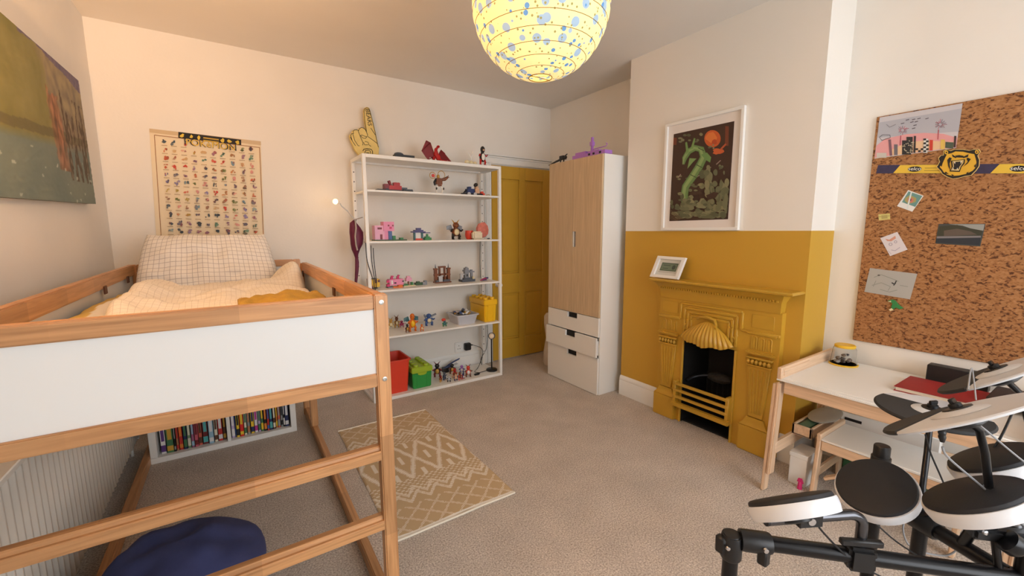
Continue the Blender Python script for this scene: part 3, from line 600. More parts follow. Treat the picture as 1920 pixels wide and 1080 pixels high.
toy('block_rover', 'blue, black and tan block rover built from jumbled bricks', 'toy vehicle', x, FYT-.03, Z1, [
    ('chassis', 'black', lambda m: (m.box(-.13, .06, -.03, .03, .008, .024), m.tube([(-.12, 0, .02), (-.10, 0, .045), (-.05, 0, .05)], .006, 6))), ('cabin', 'dblue', lambda m: (m.box(-.09, -.02, -.025, .025, .024, .062), m.box(-.075, -.05, -.02, .02, .062, .080), studs(m, -.05, -.02, -.02, .02, .062))), ('cargo', 'skin', lambda m: (m.box(-.01, .03, -.02, .02, .024, .065), m.box(.0, .02, -.02, .02, .065, .085))), ('boulder', 'black', lambda m: m.ell((.005, 0, .10), (.022, .018, .017), 10, 6, Matrix.Rotation(-.5, 3, 'Y'))),
    ('tail_block', 'salmon', lambda m: (m.box(.045, .085, -.02, .02, .0, .03), m.box(.055, .075, -.015, .015, .03, .045), m.box(.085, .12, -.012, .012, 0, .012))), ('antenna', 'gold', lambda m: m.tube([(.10, 0, .012), (.135, 0, .022), (.15, 0, .018)], .003, 5)), ('wheel', 'lgrey', lambda m: m.cyl((-.08, -.036, .016), (-.08, -.028, .016), .016, n=14)), ('wheel', 'lgrey', lambda m: m.cyl((-.02, -.036, .016), (-.02, -.028, .016), .016, n=14))])
# second shelf
FY2 = 3.36
x, w_, h_ = sl(700, 758, 415, 449, FY2, Z2); xl = x-w_/2
toy('pink_block_house', 'pink toy block house with a square head-shaped tower on a green base', 'block toy', xl, FY2, Z2, [
    ('base_plate', 'dgreen', lambda m: (m.box(0, .225, -.05, .05, 0, .008), m.box(.20, .262, -.03, .03, 0, .008))), ('house_wall', 'lpink', lambda m: m.box(.005, .08, -.035, .04, .008, .118)), ('tower', 'pink', lambda m: (m.box(.072, .155, -.042, .04, .075, .148), m.box(.08, .11, -.03, .04, .008, .075))),
    ('window', 'dred', lambda m: m.box(.026, .060, -.0365, -.034, .088, .103)), ('door', 'maroonish' if False else 'dred', lambda m: m.box(.044, .062, -.0365, -.034, .010, .05)), ('blue_wall', 'blue', lambda m: m.box(.112, .140, -.032, .03, .008, .075)), ('eye', 'dred', lambda m: (m.box(.105, .118, -.0435, -.041, .112, .124), m.box(.140, .150, -.0435, -.041, .112, .124))), ('snout', 'hpink', lambda m: m.box(.118, .136, -.045, -.041, .092, .108)), ('hedge', 'green', lambda m: (m.box(.148, .172, -.02, .02, .008, .038), m.box(.21, .235, -.02, .02, .008, .022)))])
x, w_, h_ = sl(773, 808, 427, 449, FY2, Z2)
toy('block_pagoda', 'small pagoda of blue and teal bricks with a purple stepped roof', 'block toy', x-.02, FY2, Z2, [
    ('base', 'salmon', lambda m: m.box(-.04, .02, -.02, .02, 0, .014)), ('column', 'teal', lambda m: m.box(-.048, -.038, -.015, .015, 0, .062)), ('column', 'teal', lambda m: m.box(.015, .028, -.015, .015, 0, .062)), ('screen', 'white', lambda m: m.box(-.036, .014, .0, .01, .014, .06)), ('roof', 'dpurple', lambda m: (m.box(-.065, .045, -.028, .028, .062, .072), m.box(-.045, .03, -.02, .02, .072, .084), m.box(-.025, .012, -.014, .014, .084, .10), m.box(.04, .092, -.016, .016, .056, .063))), ('bush', 'green', lambda m: (m.box(.04, .098, -.024, .024, 0, .02), m.box(.05, .085, -.018, .018, .02, .030), m.box(.062, .075, -.01, .01, .03, .05)))])
x, w_, h_ = sl(842, 867, 416, 447, FY2, Z2)
figure('winged_beast_figurine', 'brown and cream beast figurine with grey wings between two brick models', x, FY2, Z2, .135, 'brown', 'black', 'cream', 'grey', .075, .05, None, 'gold', wide=1.25)
x, w_, h_ = sl(876, 892, 429, 447, FY2, Z2)
toy('red_cup', 'small orange-red cup behind a cream cube', 'cup', x+.005, FY2+.05, Z2, [('bowl', 'salmon', lambda m: m.lathe([(.026, 0), (.036, .02), (.040, .045), (.036, .078), (.033, .078), (.036, .045), (.02, .006)], 20))])
x, w_, h_ = sl(882, 899.5, 431, 447, FY2, Z2)
t = MB().box(x-w_/2, x+w_/2, FY2-.06, FY2-.01, Z2+.0004, Z2+.072).build('cream_cube', M('pale_stone', (226, 214, 188), .6, .06, 60), bevel=.012, seg=3, label='rounded cream stone cube in front of the red cup', cat='ornament')
x, w_, h_ = sl(895, 918, 412, 446, FY2, Z2)
gm_ = MB(); gm_.lathe([(.02, -.018), (w_*.47, -.012), (w_*.5, 0), (w_*.46, .014), (.02, .022)], 11, (x, FY2+.02, Z2+.062+.012), (0, -1, .12)); 
for q in gm_.v: q += Vector((nz(q.x, q.y, q.z, 40), nz(q.y, q.z, q.x, 40), nz(q.z, q.x, q.y, 40)))*.008; q.z = max(q.z, Z2+.0004); q.z = Z2+.0004+(q.z-Z2)*1.12
gm_.build('pink_crystal', M('salt_rock', (206, 116, 100), .55, .16, 45, .3, 60), ang=20, label='round rough pink crystal standing on edge on the shelf', cat='crystal')
toy('pebble', 'little dark pebble shard beside the pink crystal', 'stone', on(917, 446, 'Y', 3.30).x, 3.31, Z2, [('shard', 'dgrey', lambda m: m.ell((0, 0, .006), (.018, .008, .006), 7, 5))])
# third shelf
def spot(px, py, z): q = on(px, py, 'Z', z); return q.x, min(3.52, max(3.26, q.y))
x, y = .862, 3.36
toy('bee_cube', 'yellow and brown striped cube creature toy with stub legs', 'block toy', .905, 3.37, Z3, [('body', 'yellow', lambda m: m.box(-.035, .045, -.03, .045, .012, .075)), ('stripe', 'brown', lambda m: (m.box(-.036, -.018, -.031, .046, .02, .076), m.box(.006, .024, -.031, .046, .045, .076), m.box(.03, .0465, -.031, -.01, .05, .07))), ('wing', 'black', lambda m: m.box(-.02, .03, -.0, .03, .076, .080)), ('leg', 'black', lambda m: m.box(-.02, -.005, -.02, -.005, 0, .012)), ('leg', 'black', lambda m: m.box(.015, .03, -.02, -.005, 0, .012)), ('leg', 'black', lambda m: m.box(.015, .03, .02, .035, 0, .012)), ('leg', 'black', lambda m: m.box(-.02, -.005, .02, .035, 0, .012))])
x, w_, h_ = sl(723, 756, 510.5, 536, 3.33, Z3)
toy('pink_block_creature', 'pink block creature with hot pink frills on a brick base', 'block toy', x, 3.34, Z3, [('base_plate', 'grey', lambda m: m.box(-.06, .05, -.04, .03, 0, .008)), ('body', 'pink', lambda m: m.box(-.045, .07, -.03, .035, .02, .068)), ('frill', 'hpink', lambda m: (m.box(-.065, -.045, -.03, -.01, .045, .065), m.box(-.065, -.042, -.03, .0, .012, .032))), ('tuft', 'hpink', lambda m: (m.box(-.03, -.012, -.02, 0, .068, .086), m.box(-.024, -.006, -.016, .004, .086, .096))), ('tuft', 'hpink', lambda m: (m.box(.02, .038, -.02, 0, .068, .090), m.box(.03, .044, -.016, .004, .09, .10))), ('eye', 'black', lambda m: (m.box(-.008, .010, -.0315, -.029, .034, .044), m.box(.058, .0715, -.0315, -.029, .044, .054))), ('cheek', 'white', lambda m: m.box(-.03, -.018, -.0315, -.029, .03, .06)), ('foot_block', 'orange', lambda m: (m.box(.02, .055, -.05, -.02, 0, .022), m.box(-.02, .02, -.045, -.02, 0, .012)))])
x, w_, h_ = sl(759, 774, 515, 532, 3.36, Z3)
toy('block_garden', 'tiny pink block tree on a strip of green and sand bricks', 'block toy', x, 3.37, Z3, [('base_plate', 'cream', lambda m: m.box(-.05, .05, -.035, .035, 0, .007)), ('grass', 'green', lambda m: (m.box(-.05, -.01, -.03, .03, .007, .018), m.box(.02, .035, -.02, .01, .007, .03))), ('trunk', 'brown', lambda m: m.box(-.006, .006, -.006, .006, .007, .045)), ('blossom', 'lpink', lambda m: (m.box(-.024, .024, -.02, .02, .04, .066), m.box(-.014, .014, -.014, .014, .066, .082), m.box(-.01, .01, -.024, -.02, .046, .06)))])
x, w_, h_ = sl(777, 800, 523, 533, 3.37, Z3)
toy('block_hedge', 'low green and grey brick hedge lying beside the tiny pink tree', 'block toy', x+.004, 3.38, Z3, [('hedge', 'dgreen', lambda m: (m.box(-.05, .01, -.02, .02, 0, .02), m.box(-.035, -.01, -.016, .016, .02, .03))), ('stone', 'grey', lambda m: (m.box(.012, .05, -.02, .02, 0, .022), m.box(.03, .05, -.015, .015, .022, .034)))])
toy('pink_bead', 'tiny pink bead toy beside the yellow cube creature', 'toy', .866, 3.265, Z3, [('bead', 'pink', lambda m: (m.ell((0, 0, .012), (.010, .010, .012), 8, 6), m.ell((0, 0, .028), (.007, .007, .007), 8, 6)))])
x, w_, h_ = sl(815.6, 845.7, 489, 525.6, 3.40, Z3)
def castle(ck, dk, W, H, lab, nm, X, Y, Z):
    P = [('base_plate', ck, lambda m: m.box(-W/2, W/2, -.035, .035, 0, .010))]
    for s in (-1, 1):
        P.append(('tower', ck, lambda m, s=s: (m.box(s*W*.42-.012, s*W*.42+.012, -.014, .014, .010, H*.78), m.box(s*W*.42-.016, s*W*.42+.016, -.017, .017, H*.70, H*.78), m.box(s*W*.42-.014, s*W*.42+.014, -.016, .016, H*.38, H*.46))))
        P.append(('spire', dk, lambda m, s=s: m.cyl((s*W*.42, 0, H*.78), (s*W*.42, 0, H), .006, .001, n=6)))
    P += [('gatehouse', ck, lambda m: (m.box(-.030, -.018, -.012, .012, .01, H*.80), m.box(.018, .030, -.012, .012, .01, H*.80), m.box(-.032, .032, -.014, .014, H*.80, H*.88))), ('wall', ck, lambda m: (m.box(-W*.42, W*.42, .012, .022, .01, H*.30), m.box(-W*.42, W*.42, -.012, .022, H*.40, H*.48))), ('gate', 'lgrey', lambda m: m.box(-W*.28, -.004, -.022, -.012, .01, H*.36)), ('rubble', dk, lambda m: (m.box(.0, W*.4, -.034, -.01, .01, .028), m.box(-W*.48, -W*.3, -.034, -.014, .01, .024)))]
    return toy(nm, lab, 'block toy', X, Y, Z, P)
castle('brown', 'dgrey', w_*.95, .165, 'brown brick castle with two spired towers', 'brown_castle', x, 3.42, Z3)
x, w_, h_ = sl(859, 892, 499, 528.5, 3.38, Z3)
toy('grey_fortress', 'grey brick fortress with a round keep and a side turret', 'block toy', x, 3.38, Z3, [('base', 'dgrey', lambda m: (m.box(-.07, .06, -.045, .03, 0, .020), m.box(-.05, .03, -.04, .0, .02, .034))), ('keep', 'grey', lambda m: (m.box(-.026, .012, -.018, .02, .03, .088), m.box(-.032, .018, -.024, .026, .088, .104), m.box(-.024, .010, -.018, .02, .104, .122), m.box(-.014, .002, -.01, .01, .122, .130))), ('doorway', 'black', lambda m: m.box(-.014, .0, -.0195, -.017, .045, .066)), ('turret', 'grey', lambda m: (m.box(.036, .056, -.01, .01, .02, .078), m.box(.022, .072, -.012, .012, .078, .090), m.box(.038, .054, -.01, .01, .09, .104))), ('wall', 'lgrey', lambda m: (m.box(-.07, -.05, -.01, .01, .02, .07), m.box(-.05, -.026, -.006, .01, .06, .07))), ('figure', 'cream', lambda m: m.box(.04, .056, -.035, -.02, .02, .045))])
x, w_, h_ = sl(895, 916, 519, 526, 3.36, Z3)
toy('purple_glider', 'small flat purple toy glider at the end of the shelf', 'toy', x, 3.34, Z3, [('hull', 'magenta', lambda m: m.tube([(-.048, -.01, .005), (0, 0, .014), (.04, .01, .018)], [.003, .012, .006], 7)), ('fin', 'dpurple', lambda m: (m.box(.02, .046, .0, .02, .014, .028), m.box(-.02, .02, -.02, .02, .004, .010)))])
# fourth shelf
G4 = 'figurines on the fourth shelf'
def fig4(px0, px1, py0, py1, *a, **k):
    p = on((px0+px1)/2, py1, 'Z', Z4); Y = max(3.245, min(3.50, p.y)); x, w_, h_ = sl(px0, px1, py0, py1, Y, Z4); return x, Y, h_
x, y, h = fig4(727, 739, 599, 616); figure('golden_figurine', 'pale gold seated figurine beside the bed post', x, y, Z4, .075, 'gold', 'cream', 'cream', wide=1.2, horns='gold')
x, y, h = fig4(737, 751, 593, 613); figure('spiky_figurine', 'brown spiky-maned figurine with long pointed ears', x, y, Z4, .085, 'brown', 'gold', 'cream', wide=1.0, horns='brown', tail='gold')
x, y, h = fig4(748, 758, 597, 607); figure('magenta_figurine', 'small magenta rounded figurine at the back of the shelf', x, y, Z4, .05, 'magenta', 'pink', None, wide=1.5)
x, y, h = fig4(762, 785, 590, 621); figure('winged_lizard_figurine', 'orange lizard figurine with teal wings and a yellow belly', x, y, Z4, .135, 'orange', 'orange', 'yellow', 'teal', .062, .045, 'orange', wide=.95)
x, y, h = fig4(760, 769, 607, 622); figure('dark_imp_figurine', 'tiny dark brown horned figurine in front of the orange lizard', x-.01, max(3.24, y-.02), Z4, .062, 'black', 'brown', 'gold', wide=1.0, horns='black')
x, y, h = fig4(787, 795, 608.5, 621.5); figure('small_lizard_figurine', 'tiny plain orange lizard figurine with a cream belly', x, y, Z4, .056, 'orange', 'orange', 'cream', wide=1.05, tail='orange')
x, y, h = fig4(793, 815, 588, 610)
t = figure('blue_shell_figurine', 'stout blue figurine with cream belly and grey shoulder cannons', x, y, Z4, .095, 'blue', 'blue', 'cream', wide=1.5)
for s in (-1, 1):
    MB().cyl((x+s*.025, y+.01, Z4+.075), (x+s*.055+.012, y-.01, Z4+.098), .009, .008, 10).build('cannon', T('grey'), t)
x, y, h = fig4(826, 841, 595.5, 612); figure('flower_figurine', 'small green figurine with a red flower on its back', x, y, Z4, .05, 'teal', 'green', None, wide=1.5)
o_ = [o for o in COL.objects if o.name == 'flower_figurine'][0]
MB().ell((x-.005, y+.005, Z4+.058), (.020, .018, .014), 10, 6).build('flower', T('salmon'), o_)
# open tub with small toys
def tub(name, label, cx, cy, z, wx, wy, h, mat, taper=.82, wall=.004, rim=.010, parts=None):
    t = thing(name, (cx, cy, z+.0004), label, 'tub')
    def sec(k, zz, ins=0):
        a, b = wx/2*k-ins, wy/2*k-ins; r = min(a, b)*.18; P = []
        for sx_, sy_, t0 in ((1, 1, 0), (-1, 1, 1), (-1, -1, 2), (1, -1, 3)):
            for q in range(4):
                an = (t0+q/3)*math.pi/2; P.append(Vector((cx+sx_*(a-r)+r*math.cos(an), cy+sy_*(b-r)+r*math.sin(an), z+.0004+zz)))
        return P
    MB().rings([sec(taper, 0), sec(1, h), sec(1, h, wall), sec(taper, wall, wall)]).build('tub_wall', mat, t)
    MB().rings([sec(1.0+2*rim/wx, h-.006), sec(1.0+2*rim/wx, h+.004), sec(1, h+.004, wall*.6), sec(1, h-.006, wall*.6)], False, closed=True).build('rim', mat, t)
    return t
def scatter(n, cx, cy, z, wx, wy, hh, names, seed, label):
    r = random.Random(seed)
    for i in range(n):
        nm, ck = names[i % len(names)]
        x, y, zz = cx+r.uniform(-wx, wx), cy+r.uniform(-wy, wy), z+r.uniform(0, hh)
        m = MB(); a = Vector((r.uniform(-1, 1), r.uniform(-1, 1), r.uniform(-.1, .7))).normalized(); L = r.uniform(.022, .05)
        p0 = Vector((x, y, zz+.012)); m.tube([p0-a*L*.5, p0, p0+a*L*.4], [.004, .010, .006], 6); b = a.cross(Vector((0, 0, 1))).normalized()
        m.tube([p0-b*.016, p0+b*.016], [.004, .005], 5); m.ell(p0+a*L*.5, (.008, .008, .008), 7, 5)
        for q in m.v: q.z = max(q.z, z+.001)
        m.build(nm, T(ck), label=label % {'red': 'red', 'dblue': 'navy', 'dgrey': 'dark grey', 'lgrey': 'light grey', 'black': 'black', 'gold': 'gold', 'white': 'white', 'brown': 'brown', 'blue': 'blue', 'yellow': 'yellow', 'salmon': 'orange-red', 'skin': 'beige', 'lpurple': 'lilac', 'teal': 'teal', 'dred': 'dark red'}[ck], cat='toy', group='loose small toys: '+label % 'any')
GT = M('translucent_grey_plastic', (196, 198, 206), .35)
p0 = on(850, 606, 'Z', Z4); tbx, tby = on(868, 600, 'Y', 3.36).x, 3.37
tub('grey_tub', 'pale grey plastic tub piled with little figures on the fourth shelf', tbx, tby, Z4, .205, .225, .085, GT)
MB().box(tbx-.075, tbx+.075, tby-.08, tby+.08, Z4+.045, Z4+.062).build('toy_bits', M('mixed_toy_bits', (110, 106, 104), .7, .6, 90, .5, 60), label='heap of tiny mixed toy pieces filling the pale grey tub', cat='toys', kind='stuff')
scatter(16, tbx, tby, Z4+.063, .065, .075, .03, [('minifigure', 'black'), ('minifigure', 'gold'), ('minifigure', 'white'), ('minifigure', 'blue'), ('minifigure', 'dgrey')], 3, '%s little figure lying in the pale grey tub')
MB().tube([(tbx-.08, tby, Z4+.07), (tbx-.105, tby-.03, Z4+.12)], .004, 6).build('toy_sword', T('dgrey'), label='thin dark grey toy rod poking out of the grey tub', cat='toy')
# giant-brick storage boxes
def brickbox(name, label, x0, x1, y0, y1, z, h, body, lid, nx, ny, lidh):
    t = thing(name, ((x0+x1)/2, (y0+y1)/2, z+.0004), label, 'storage box'); z += .0004; k = .006
    MB().rings([[Vector(q) for q in ((x0+k*2, y0+k*2, z), (x1-k*2, y0+k*2, z), (x1-k*2, y1-k*2, z), (x0+k*2, y1-k*2, z))], [Vector(q) for q in ((x0+k, y0+k, z+h-lidh), (x1-k, y0+k, z+h-lidh), (x1-k, y1-k, z+h-lidh), (x0+k, y1-k, z+h-lidh))]]).build('box_body', body, t, bevel=.006, seg=2)
    MB().box(x0, x1, y0, y1, z+h-lidh, z+h).build('lid', lid, t, bevel=.005, seg=2)
    lp = [o for o in t.children if o.name.startswith('lid')][0]
    sx_, sy_ = (x1-x0)/nx, (y1-y0)/ny; r = min(sx_, sy_)*.32
    for i in range(nx):
        for j in range(ny): MB().lathe([(r, 0), (r, .014), (r*.9, .018), (.001, .018)], 16, (x0+(i+.5)*sx_, y0+(j+.5)*sy_, z+h)).build('stud', lid, lp)
    xm = (x0+x1)/2; wv = (x1-x0)*.22
    MB().prism([(xm-wv, y0+.002, z+h-lidh), (xm+wv, y0+.002, z+h-lidh), (xm+wv*.9, y0+.002, z+h-lidh-.014), (xm+wv*.4, y0+.002, z+h-lidh-.022), (xm-wv*.4, y0+.002, z+h-lidh-.022), (xm-wv*.9, y0+.002, z+h-lidh-.014)], (0, .008, 0)).build('latch', lid, t)
    for xx in (x0+(x1-x0)*.24, x1-(x1-x0)*.30): MB().box(xx, xx+.010, y0+.006, y0+.016, z+.01, z+h-lidh-.004).build('corner_rib', body, t)
YB_ = M('yellow_plastic', (240, 188, 18), .38); GB_ = M('green_plastic', (44, 150, 66), .4); LG_ = M('lime_plastic', (158, 186, 40), .4); RB_ = M('red_plastic', (226, 66, 42), .4)
xr = on(934.5, 600, 'Y', 3.24).x; xl = on(908, 600, 'Y', 3.24).x
brickbox('yellow_brick_box', 'big yellow toy-brick storage box with round studs on its lid', xl-.0, xr-.012, 3.238, 3.53, Z4, .205, YB_, YB_, 2, 4, .05)
x0 = on(773, 715, 'Y', 3.25).x; x1 = on(812, 715, 'Y', 3.25).x
brickbox('green_brick_box', 'green toy-brick storage box with a lime studded lid', x0, x1, 3.25, 3.52, Z5, .185, GB_, LG_, 2, 4, .048)
xa = on(729, 720, 'Y', 3.24).x; xb = on(770, 720, 'Y', 3.24).x
rbx, rby = (xa+xb)/2-.028, 3.385
tub('red_bin', 'tall bright orange-red plastic bin on the bottom shelf', rbx, rby, Z5, .245, .275, .275, RB_, .86, .005, .010)
MB().box(rbx-.095, rbx+.095, rby-.11, rby+.11, Z5+.12, Z5+.16).build('toy_bits', M('mixed_toy_bits'), label='layer of mixed toy pieces inside the orange-red bin', cat='toys', kind='stuff')
scatter(12, rbx, rby, Z5+.162, .08, .09, .03, [('toy_piece', 'dgrey'), ('toy_piece', 'lgrey'), ('toy_piece', 'black')], 5, '%s toy part lying inside the orange-red bin')
# loose pile on the bottom shelf
def pile(px, py): q = on(px, py, 'Z', Z5); return q.x, max(3.26, min(3.5, q.y))
x, y = pile(845, 695)
toy('toy_jet', 'dark blue and white toy jet tilted nose-up in the bottom shelf pile', 'toy', x-.01, y+.03, Z5, [('fuselage', 'dblue', lambda m: m.tube([(-.06, 0, .02), (0, 0, .05), (.06, -.01, .085), (.10, -.015, .11)], [.016, .02, .014, .004], 8)), ('wing', 'lgrey', lambda m: m.prism([(.0, .02, .05), (.05, .06, .075), (.06, .06, .08), (.04, .015, .075)], (0, 0, .004))), ('wing', 'lgrey', lambda m: m.prism([(.0, -.02, .05), (.05, -.06, .07), (.06, -.06, .075), (.04, -.015, .075)], (0, 0, .004))), ('cannon', 'white', lambda m: m.cyl((.02, -.02, .07), (.10, -.03, .10), .005)), ('block', 'black', lambda m: m.box(-.07, -.02, -.03, .03, 0, .04))])
for (px, py, b, l_, be, H_, nm, lab) in ((820, 706, 'black', 'dred', 'gold', .085, 'knight_figurine', 'black and dark red standing figure beside the lime studded box'), (833, 712, 'dgrey', 'dblue', None, .05, 'soldier_figurine', 'small dark grey figure lying near the green box'), (853, 708, 'red', 'skin', 'brown', .06, 'wrestler_figurine', 'red and beige figure in the middle of the toy pile'), (862, 712, 'brown', 'salmon', None, .05, 'monster_figurine', 'brown figure with orange limbs in the toy pile'), (866, 700, 'lpurple', 'blue', 'white', .055, 'robot_toy', 'lilac and blue figure behind the toy pile'), (878, 706, 'salmon', 'brown', 'white', .07, 'crab_figurine', 'orange-red figure with outstretched limbs near the cable switch')):
    x, y = pile(px, py); figure(nm, lab, x, y, Z5, H_*1.3, b, l_, be, wide=1.15, horns=l_ if H_ > .06 else None, rz=rnd.uniform(-.8, .8))
for (px, py, b, l_, be, H_, nm, lab) in ((826, 716, 'dred', 'gold', None, .045, 'ninja_figurine', 'little dark red and gold figure by the corner of the green box'), (842, 716, 'lgrey', 'black', None, .042, 'astronaut_figurine', 'little light grey figure at the front of the toy pile'), (858, 716, 'skin', 'dblue', None, .045, 'diver_figurine', 'little beige and navy figure at the front of the toy pile'), (848, 700, 'black', 'brown', 'gold', .07, 'ape_figurine', 'black and brown figure leaning by the toy jet'), (872, 713, 'dblue', 'red', 'white', .04, 'pilot_figurine', 'little navy and red figure at the end of the toy pile')):
    x, y = pile(px, py); figure(nm, lab, x, y, Z5, H_*1.2, b, l_, be, wide=1.2, rz=rnd.uniform(-.8, .8))
# black stick lamp
x, y = on(910, 688, 'Z', Z5).x, 3.32
sl_ = thing('desk_lamp', (x, y, Z5), 'slim black metal lamp with a small round head on the bottom shelf', 'lamp')
MB().lathe([(.052, 0), (.052, .012), (.046, .017), (.006, .020)], 28, (x, y, Z5+.0005)).build('base', BLK, sl_)
MB().cyl((x, y, Z5+.015), (x, y, Z5+.31), .0065).build('pole', BLKM, sl_)
hd = Vector((-.35, -.85, .25)).normalized(); hc = Vector((x, y, Z5+.335))
MB().lathe([(.012, -.045), (.028, -.03), (.032, .0), (.032, .03), (.029, .03), (.026, .012)], 20, hc, hd).build('lamp_head', BLK, sl_)
MB().lathe([(.026, .014), (.018, .022), (.001, .025)], 18, hc, hd).build('bulb', M('lamp_lens', (250, 226, 196), .25), sl_)
MB().cyl((x, y+.004, Z5+.30), hc, .008).build('hinge', BLK, sl_)
cbm = M('cable_black', (26, 26, 28), .5)
sk1 = on(887, 655, 'Y', YB-.03)
def cable(name, pts, r, label, mat=cbm, n=5, parent=None, sub=6):
    P = []; pts = [Vector(q) for q in pts]
    for i in range(len(pts)-1):
        p_, a, b, c = pts[max(0, i-1)], pts[i], pts[i+1], pts[min(len(pts)-1, i+2)]
        for k in range(sub):
            t = k/sub; P.append(.5*((2*a)+(b-p_)*t+(2*p_-5*a+4*b-c)*t*t+(3*a-p_-3*b+c)*t**3))
    P.append(pts[-1])
    return MB().tube(P, r, n).build(name, mat, parent, label=label, cat='cable' if label else None)
so = thing('wall_socket', (1.80, YB, .13), 'white double wall socket behind the shelving unit', 'wall socket')
MB().box(1.727, 1.888, YB-.010, YB-.001, .165, .262).build('face_plate', WHITE, so, bevel=.003)
sd = MB()
for xx in (1.768, 1.848):
    for a, b in ((0, .022), (-.011, -.008), (.011, -.008)): sd.box(xx+a-.003, xx+a+.003, YB-.0106, YB-.0095, .205+b-.004, .205+b+.004)
sd.build('pin_holes', BLK, so)
for xx in (1.745, 1.870): MB().box(xx-.006, xx+.006, YB-.0125, YB-.009, .232, .250).build('switch', WHITE, so)
pg = thing('plug_adapter', (1.850, YB-.04, .18), 'black plug adapter pushed into the wall socket', 'plug')
MB().box(1.818, 1.882, YB-.055, YB-.0112, .178, .248).build('plug_body', BLK, pg, bevel=.006, seg=2)
MB().cyl((1.882, YB-.035, .225), (1.905, YB-.04, .222), .008, .005).build('strain_relief', BLK, pg)
swp = on(892, 700, 'Z', Z5+.012)
cable('lamp_cable', [(1.905, YB-.04, .222), (1.97, YB-.10, .19), (1.955, YB-.14, .12), (1.87, 3.42, .045), (1.80, 3.36, .032), (1.83, 3.31, .030), (swp.x, 3.30, .034), (x-.07, 3.33, .030), (x-.045, 3.33, .032)], .0028, 'thin black lamp cable looping from the plug to the stick lamp')
MB().box(swp.x-.025, swp.x+.03, 3.272, 3.292, Z5+.0004, Z5+.018).build('cable_switch', BLK, bevel=.006, seg=2, label='black in-line cable switch lying on the bottom shelf', cat='switch')
cable('long_flex', [(1.985, 3.555, 1.26), (1.978, 3.55, 1.0), (1.992, 3.552, .8), (2.035, 3.545, .52), (2.055, 3.55, .33), (2.04, 3.55, .18), (1.96, 3.52, .09), (1.955, 3.50, .032)], .0025, 'thin dark flex hanging down the right rear post of the shelving')
# cables and bag on the left post
c0 = on(682, 460, 'Y', 3.20); c1 = on(697, 545, 'Y', 3.25)
for k, (ax_, bx_) in enumerate(((.842, .862), (.860, .874), (.876, .886))):
    cable('hanging_cable', [(ax_-.02*(k == 0), 3.209, 1.255-.02*k), (ax_-.015*(k == 0), 3.205, 1.12), (bx_, 3.206, .98), (bx_+.004, 3.22, .93), (bx_, 3.245, .892)], .0032, 'black cable draped down the front left post of the shelving unit').__setitem__('group', 'cables on the front left post')
def loft(secs, n=20, crease=0, seed=0):
    rs = []
    for (c, rx, ry) in secs:
        c = Vector(c); rs.append([c+Vector((rx*math.cos(2*math.pi*t/n)*(1+crease*nz(math.cos(2*math.pi*t/n)*2, math.sin(2*math.pi*t/n)*2, c.z*4+seed, 1.6)), ry*math.sin(2*math.pi*t/n)*(1+crease*nz(math.sin(2*math.pi*t/n)*3, seed, c.z*3, 1.4)), 0)) for t in range(n)])
    return MB().rings(rs)
bz = zc(610, 350, 5.146); BYc = 3.30
def bp_(x, y): return on(*bz(x, y), 'Y', BYc)
bg = thing('drawstring_bag', bp_(310, 900), 'burgundy drawstring bag hanging from the shelving unit post', 'bag')
secs = []
for (xa, xb, yy, ry) in ((285, 300, 322, .008), (252, 318, 350, .02), (250, 352, 395, .032), (250, 378, 440, .04), (256, 380, 500, .042), (260, 376, 555, .040), (272, 350, 605, .034), (292, 335, 650, .022), (303, 333, 685, .013)):
    a, b = bp_(xa, yy), bp_(xb, yy); secs.append((((a.x+b.x)/2-.012, BYc, a.z), (b.x-a.x)/2, ry))
BGM = M('burgundy_nylon', (98, 26, 58), .55, .12, 14)
loft(secs[::-1], 22, .16).build('pouch', BGM, bg, ang=60)
secs = []
for (xa, xb, yy) in ((303, 333, 680), (303, 340, 730), (302, 338, 800), (300, 330, 870), (298, 322, 925), (300, 318, 960)):
    a, b = bp_(xa, yy), bp_(xb, yy); secs.append((((a.x+b.x)/2-.012, BYc, a.z), (b.x-a.x)/2, .012))
loft(secs[::-1], 14, .2, 3).build('gathered_tail', BGM, bg, ang=60)
GS = M('grey_cord', (176, 164, 156), .7)
MB().tube([bp_(x_, y_)+Vector((-.012, -.044, 0)) for x_, y_ in ((292, 325), (298, 400), (290, 480), (298, 560), (312, 612))], .006, 6).build('drawstring', GS, bg)
MB().tube([(KX0-.004, KY0+.05, bp_(290, 322).z+.02), bp_(290, 322)+Vector((-.012, 0, 0)), bp_(292, 330)+Vector((-.012, -.03, 0))], .004, 6).build('hanging_loop', GS, bg)
# clip lamp with a gooseneck
cl = thing('clip_lamp', (KX0-.02, KY0+.30, 1.39), 'white gooseneck clip lamp glowing warm beside the shelving unit', 'lamp')
bu = on(629, 378, 'Y', 3.40); base = Vector((KX0+.004, 3.545, 1.40))
MB().tube([base, on(664, 411, 'Y', 3.52), on(652, 396, 'Y', 3.47), on(641, 387, 'Y', 3.43), bu+Vector((.035, .01, -.012))], .0045, 8).build('gooseneck', WMAT, cl)
MB().box(KX0-.004, KX0+.030, 3.536, 3.575, 1.37, 1.41).build('clamp', WMAT, cl, bevel=.004)
MB().lathe([(.010, -.03), (.016, -.02), (.022, .0), (.019, .0), (.012, -.018)], 16, bu, Vector((-.6, -.75, .1))).build('lamp_head', WMAT, cl)
em, en, el, ep = nodes('warm_bulb'); ep.inputs['Emission Color'].default_value = (1, .55, .18, 1); ep.inputs['Emission Strength'].default_value = 6
MB().ell(bu, (.019, .019, .019), 14, 10).build('bulb', em, cl)
cpt_ = bpy.data.lights.new('clip_lamp_light', 'POINT'); cpt_.energy = .35; cpt_.color = (1, .62, .28); cpt_.shadow_soft_size = .02
